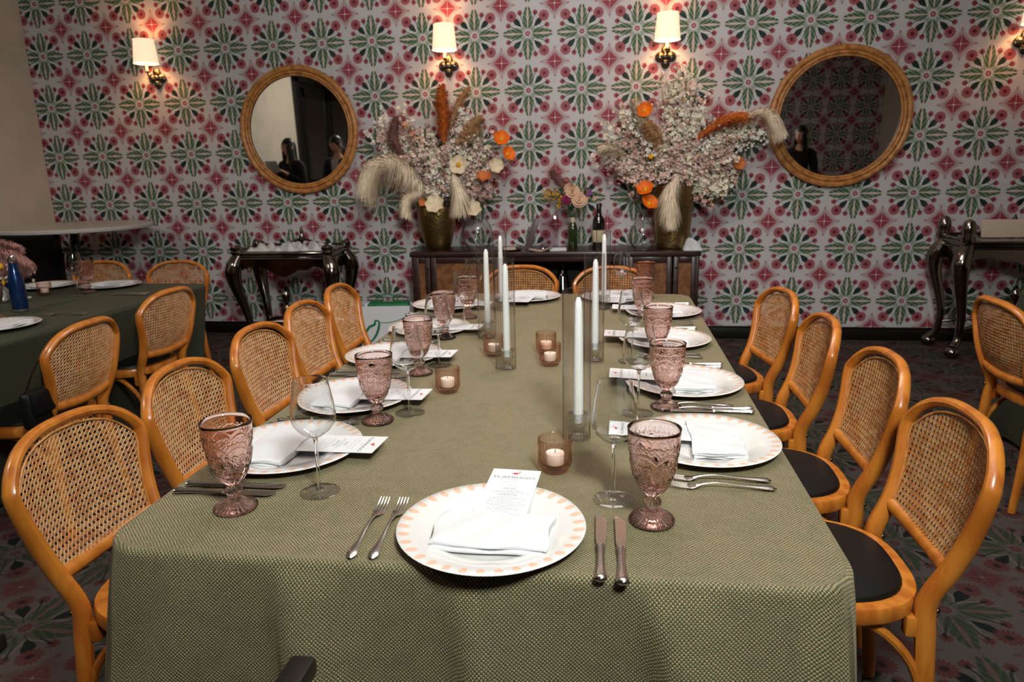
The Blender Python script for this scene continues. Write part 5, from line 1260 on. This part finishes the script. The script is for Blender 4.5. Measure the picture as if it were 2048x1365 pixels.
# ------------------------------------------------------------------ people standing outside the frame, seen in the mirrors
def skinned(name, nodes, edges, mat, parent, sub=2):
    me = bpy.data.meshes.new(name); me.from_pydata([n[0] for n in nodes], edges, []); o = bpy.data.objects.new(name, me); COL.objects.link(o)
    md = o.modifiers.new('skin', 'SKIN'); md.use_smooth_shade = True
    sv = me.skin_vertices[0].data if me.skin_vertices else None
    if sv is None:
        bm = bmesh.new(); bm.from_mesh(me); bm.verts.layers.skin.verify(); bm.to_mesh(me); bm.free(); sv = me.skin_vertices[0].data
    for i, n in enumerate(nodes): sv[i].radius = n[1] if isinstance(n[1], tuple) else (n[1], n[1])
    sv[0].use_root = True
    ms = o.modifiers.new('sub', 'SUBSURF'); ms.levels = sub; ms.render_levels = sub
    dg = bpy.context.evaluated_depsgraph_get(); dg.update(); me2 = bpy.data.meshes.new_from_object(o.evaluated_get(dg))
    bpy.data.objects.remove(o); bpy.data.meshes.remove(me); me2.materials.clear(); me2.materials.append(MATS[mat]); me2.name = name
    me2.polygons.foreach_set('use_smooth', [True] * len(me2.polygons))
    return link(name, me2, parent)
def head_mesh(c, s_, yaw, nod):
    """ellipsoid head with brow, nose, mouth and jaw; face towards local +y"""
    V = []; F = []; n, m_ = 36, 28
    for i in range(m_ + 1):
        p = PI * i / m_
        for j in range(n):
            a = 2 * PI * j / n; x, y, z = math.sin(p) * math.cos(a), math.sin(p) * math.sin(a), math.cos(p)
            X, Y, Z = 0.074 * x, 0.094 * y, 0.115 * z
            if Z < 0: X *= 1 - 0.30 * (Z / -0.115) ** 1.5; Y *= (1 - 0.12 * (Z / -0.115)) if y > 0 else (1 - 0.35 * (Z / -0.115))
            if y > 0:
                f = math.exp(-(X / 0.011) ** 2); Y += 0.021 * f * math.exp(-((Z + 0.022) / 0.018) ** 2) + 0.010 * f * math.exp(-((Z - 0.002) / 0.02) ** 2)
                Y -= 0.010 * math.exp(-((abs(X) - 0.032) / 0.014) ** 2) * math.exp(-((Z - 0.008) / 0.012) ** 2)
                Y += 0.005 * math.exp(-(Z - 0.03) ** 2 / 0.012 ** 2) + 0.006 * math.exp(-(X / 0.022) ** 2) * math.exp(-((Z + 0.058) / 0.010) ** 2) + 0.006 * math.exp(-(X / 0.02) ** 2) * math.exp(-((Z + 0.098) / 0.015) ** 2)
            V.append((X * s_, Y * s_, Z * s_))
    for i in range(m_):
        for j in range(n): F.append((i * n + j, (i + 1) * n + j, (i + 1) * n + (j + 1) % n, i * n + (j + 1) % n))
    M_ = Matrix.Translation(c) @ Matrix.Rotation(yaw, 4, 'Z') @ Matrix.Rotation(nod, 4, 'X')
    return V, F, M_
def person(label, loc_, rotz, H, top_mat, leg_mat, hair_long, pose, yaw=0.0, nod=0.0, shirt=None):
    k = H / 1.70; t = thing('person', label, 'person', loc_, rotz)
    Z = lambda z: z * k
    hips, chest, neck = (0, 0, Z(.93)), (0, 0.0, Z(1.24)), (0, -0.005, Z(1.43))
    sh = lambda s_: (s_ * 0.165 * k, -0.005, Z(1.375))
    if pose == 'papers': elb = lambda s_: (s_ * 0.225 * k, 0.04, Z(1.13)); wri = lambda s_: (s_ * 0.10 * k, 0.22, Z(1.27))
    elif pose == 'hang': elb = lambda s_: (s_ * 0.235 * k, -0.02, Z(1.11)); wri = lambda s_: (s_ * 0.235 * k, 0.05, Z(.86))
    else: elb = lambda s_: (s_ * 0.225 * k, 0.0, Z(1.10)); wri = lambda s_: (s_ * 0.05 * k, 0.18, Z(1.02))
    # body: legs, trunk, arms, palms and fingers as one skin
    N = [(hips, (.12, .085)), ((0, 0, Z(1.05)), (.105, .075)), (chest, (.125, .09)), ((0, -.002, Z(1.36)), (.085, .06)), (neck, (.048, .05)), ((0, 0.01, Z(1.50)), (.046, .05))]; E = [(0, 1), (1, 2), (2, 3), (3, 4), (4, 5)]
    for s_ in (-1, 1):
        b0 = len(N); N += [((s_ * .085 * k, 0, Z(.86)), (.078, .078)), ((s_ * .09 * k, .01, Z(.50)), (.052, .055)), ((s_ * .095 * k, -.015, Z(.09)), (.036, .038)), ((s_ * .10 * k, .10, Z(.035)), (.034, .028)), ((s_ * .105 * k, .16, Z(.03)), (.03, .02))]
        E += [(0, b0), (b0, b0 + 1), (b0 + 1, b0 + 2), (b0 + 2, b0 + 3), (b0 + 3, b0 + 4)]
        b1 = len(N); e_, w_ = Vector(elb(s_)), Vector(wri(s_)); d = (w_ - e_).normalized(); pl = w_ + d * .05
        N += [(sh(s_), (.056, .056)), (tuple(e_), (.040, .040)), (tuple(w_), (.026, .024)), (tuple(pl), (.034, .016))]; E += [(3, b1), (b1, b1 + 1), (b1 + 1, b1 + 2), (b1 + 2, b1 + 3)]
        sd = d.cross(Vector((0, 0, 1))); sd = sd.normalized() if sd.length > .1 else Vector((0, 1, 0)); curl = Vector((0, 0, -0.016))
        for f in range(4):
            o_ = sd * (-.024 + .016 * f); ln = (.062, .072, .068, .052)[f]; b2 = len(N)
            N += [(tuple(pl + o_ + d * .035), .0095), (tuple(pl + o_ + d * (.035 + ln * .5) + curl * .5), .0088), (tuple(pl + o_ + d * (.035 + ln * .85) + curl * 1.6), .0078)]; E += [(b1 + 3, b2), (b2, b2 + 1), (b2 + 1, b2 + 2)]
        b2 = len(N); th = w_ + d * .025 - sd * .03 * s_
        N += [(tuple(th + Vector((0, 0, .006))), .011), (tuple(th + d * .03 - sd * .016 * s_ + Vector((0, 0, .004))), .0095)]; E += [(b1 + 2, b2), (b2, b2 + 1)]
    skinned('body', N, E, 'skin', t)
    hc = (0, 0.025, Z(1.585)); V, F, M_ = head_mesh(hc, k, yaw, nod)
    hd = fin('head', [M_ @ Vector(v) for v in V], F, 'skin', t, True, 80)
    for s_ in (-1, 1):
        mb = MB(); mb.ball(M_ @ Vector((s_ * .031 * k, .080 * k, .008 * k)), .0105 * k, 10, 8); mb.build('eye', 'porcelain', hd)
        mb = MB(); mb.ball(M_ @ Vector((s_ * .031 * k, .0885 * k, .008 * k)), .0052 * k, 8, 6); mb.build('iris', 'hair', hd)
        MB().tube([M_ @ Vector((s_ * (.018 + .008 * i) * k, (.0975 - .004 * i) * k, (.026 + .002 * math.sin(i)) * k)) for i in range(4)], .003, 5).build('eyebrow', 'hair', hd)
        MB().ball(M_ @ Vector((s_ * .075 * k, -.002, -.006 * k)), (.010 * k, .018 * k, .030 * k), 10, 8).build('ear', 'skin', hd)
    MB().tube([M_ @ Vector(((-.022 + .011 * i) * k, (.092 + .004 * math.sin(i * PI / 4)) * k, -.058 * k)) for i in range(5)], .0045, 6).build('mouth', 'ink_red', hd)
    # hair
    V = []; F = []; n, m_ = 32, 22; down = 0.34 * k if hair_long else 0.05 * k
    for i in range(m_ + 1):
        for j in range(n):
            a = 2 * PI * j / n; front = max(0, math.sin(a)); lim = (0.40 if hair_long else 0.36) * PI if front > 0.55 else (0.40 + (0.16 if not hair_long else 0.14) * (1 - front / .55)) * PI
            p = lim * min(1, i / 13); q = Vector((.082 * math.sin(p) * math.cos(a), .104 * math.sin(p) * math.sin(a) - .008, .124 * math.cos(p) + .002)) * k
            if i > 13 and front < 0.75: q += Vector((0.012 * math.cos(a) * (i - 13) / 9, -0.015 * (i - 13) / 9 if front < .3 else 0.0, -down * (i - 13) / 9 * (1 if front < .5 else .9)))
            V.append(M_ @ q)
    for i in range(m_):
        for j in range(n): F.append((i * n + j, (i + 1) * n + j, (i + 1) * n + (j + 1) % n, i * n + (j + 1) % n))
    fin('hair', V, F, 'hair', t, True, 80)
    # clothes
    N = [((0, 0, Z(.90)), (.145, .105)), ((0, 0, Z(1.05)), (.125, .095)), ((0, 0, Z(1.24)), (.145, .108)), ((0, -.002, Z(1.365)), (.10, .075)), ((0, -.006, Z(1.425)), (.066, .062))]; E = [(0, 1), (1, 2), (2, 3), (3, 4)]
    for s_ in (-1, 1):
        b1 = len(N); e_, w_ = Vector(elb(s_)), Vector(wri(s_)); N += [(sh(s_), (.068, .068)), (tuple(e_), (.052, .052)), (tuple(e_ + (w_ - e_) * .92), (.038, .036))]; E += [(3, b1), (b1, b1 + 1), (b1 + 1, b1 + 2)]
    skinned('jacket', N, E, top_mat, t)
    if shirt: MB().box((0.0, 0.112, Z(1.27)), (.10 * k, .03, .27 * k), .02).build('shirt_front', shirt, t)
    N = [((0, 0, Z(.95)), (.135, .10)), ((0, 0, Z(.88)), (.13, .10))]; E = [(0, 1)]
    for s_ in (-1, 1):
        b1 = len(N); N += [((s_ * .088 * k, 0, Z(.80)), (.095, .092)), ((s_ * .092 * k, .01, Z(.50)), (.070, .072)), ((s_ * .097 * k, -.012, Z(.10)), (.060, .062))]; E += [(1, b1), (b1, b1 + 1), (b1 + 1, b1 + 2)]
    skinned('trousers', N, E, leg_mat, t)
    return t, wri
pw, wri = person('woman with long dark hair in black holding papers, reflected in the left mirror', (-4.27, -3.45, 0), 0.35, 1.72, 'black_cloth', 'black_cloth', True, 'papers', 0.1, 0.0)
MB().box((0, 0, 0), (0.21, 0.004, 0.15), 0.001, Matrix.Rotation(math.radians(-18), 4, 'X')).build('papers', 'white_cloth')
o = bpy.data.objects['papers']; o.name = 'paper_sheets'; tag(o, 'white paper sheets held by the woman in the left mirror', 'papers', None, (-4.38, -3.12, 1.37), 0.35)
person('man in a navy jacket and white shirt looking down, reflected in the left mirror', (-3.74, -3.80, 0), 0.15, 1.74, 'navy_cloth', 'black_cloth', False, 'hang', 0.2, -0.35, 'white_cloth')
person('woman with long dark hair in a dark jacket turned left, reflected in the right mirror', (2.42, -4.25, 0), -0.1, 1.70, 'black_cloth', 'black_cloth', True, 'low', 0.7, 0.0)
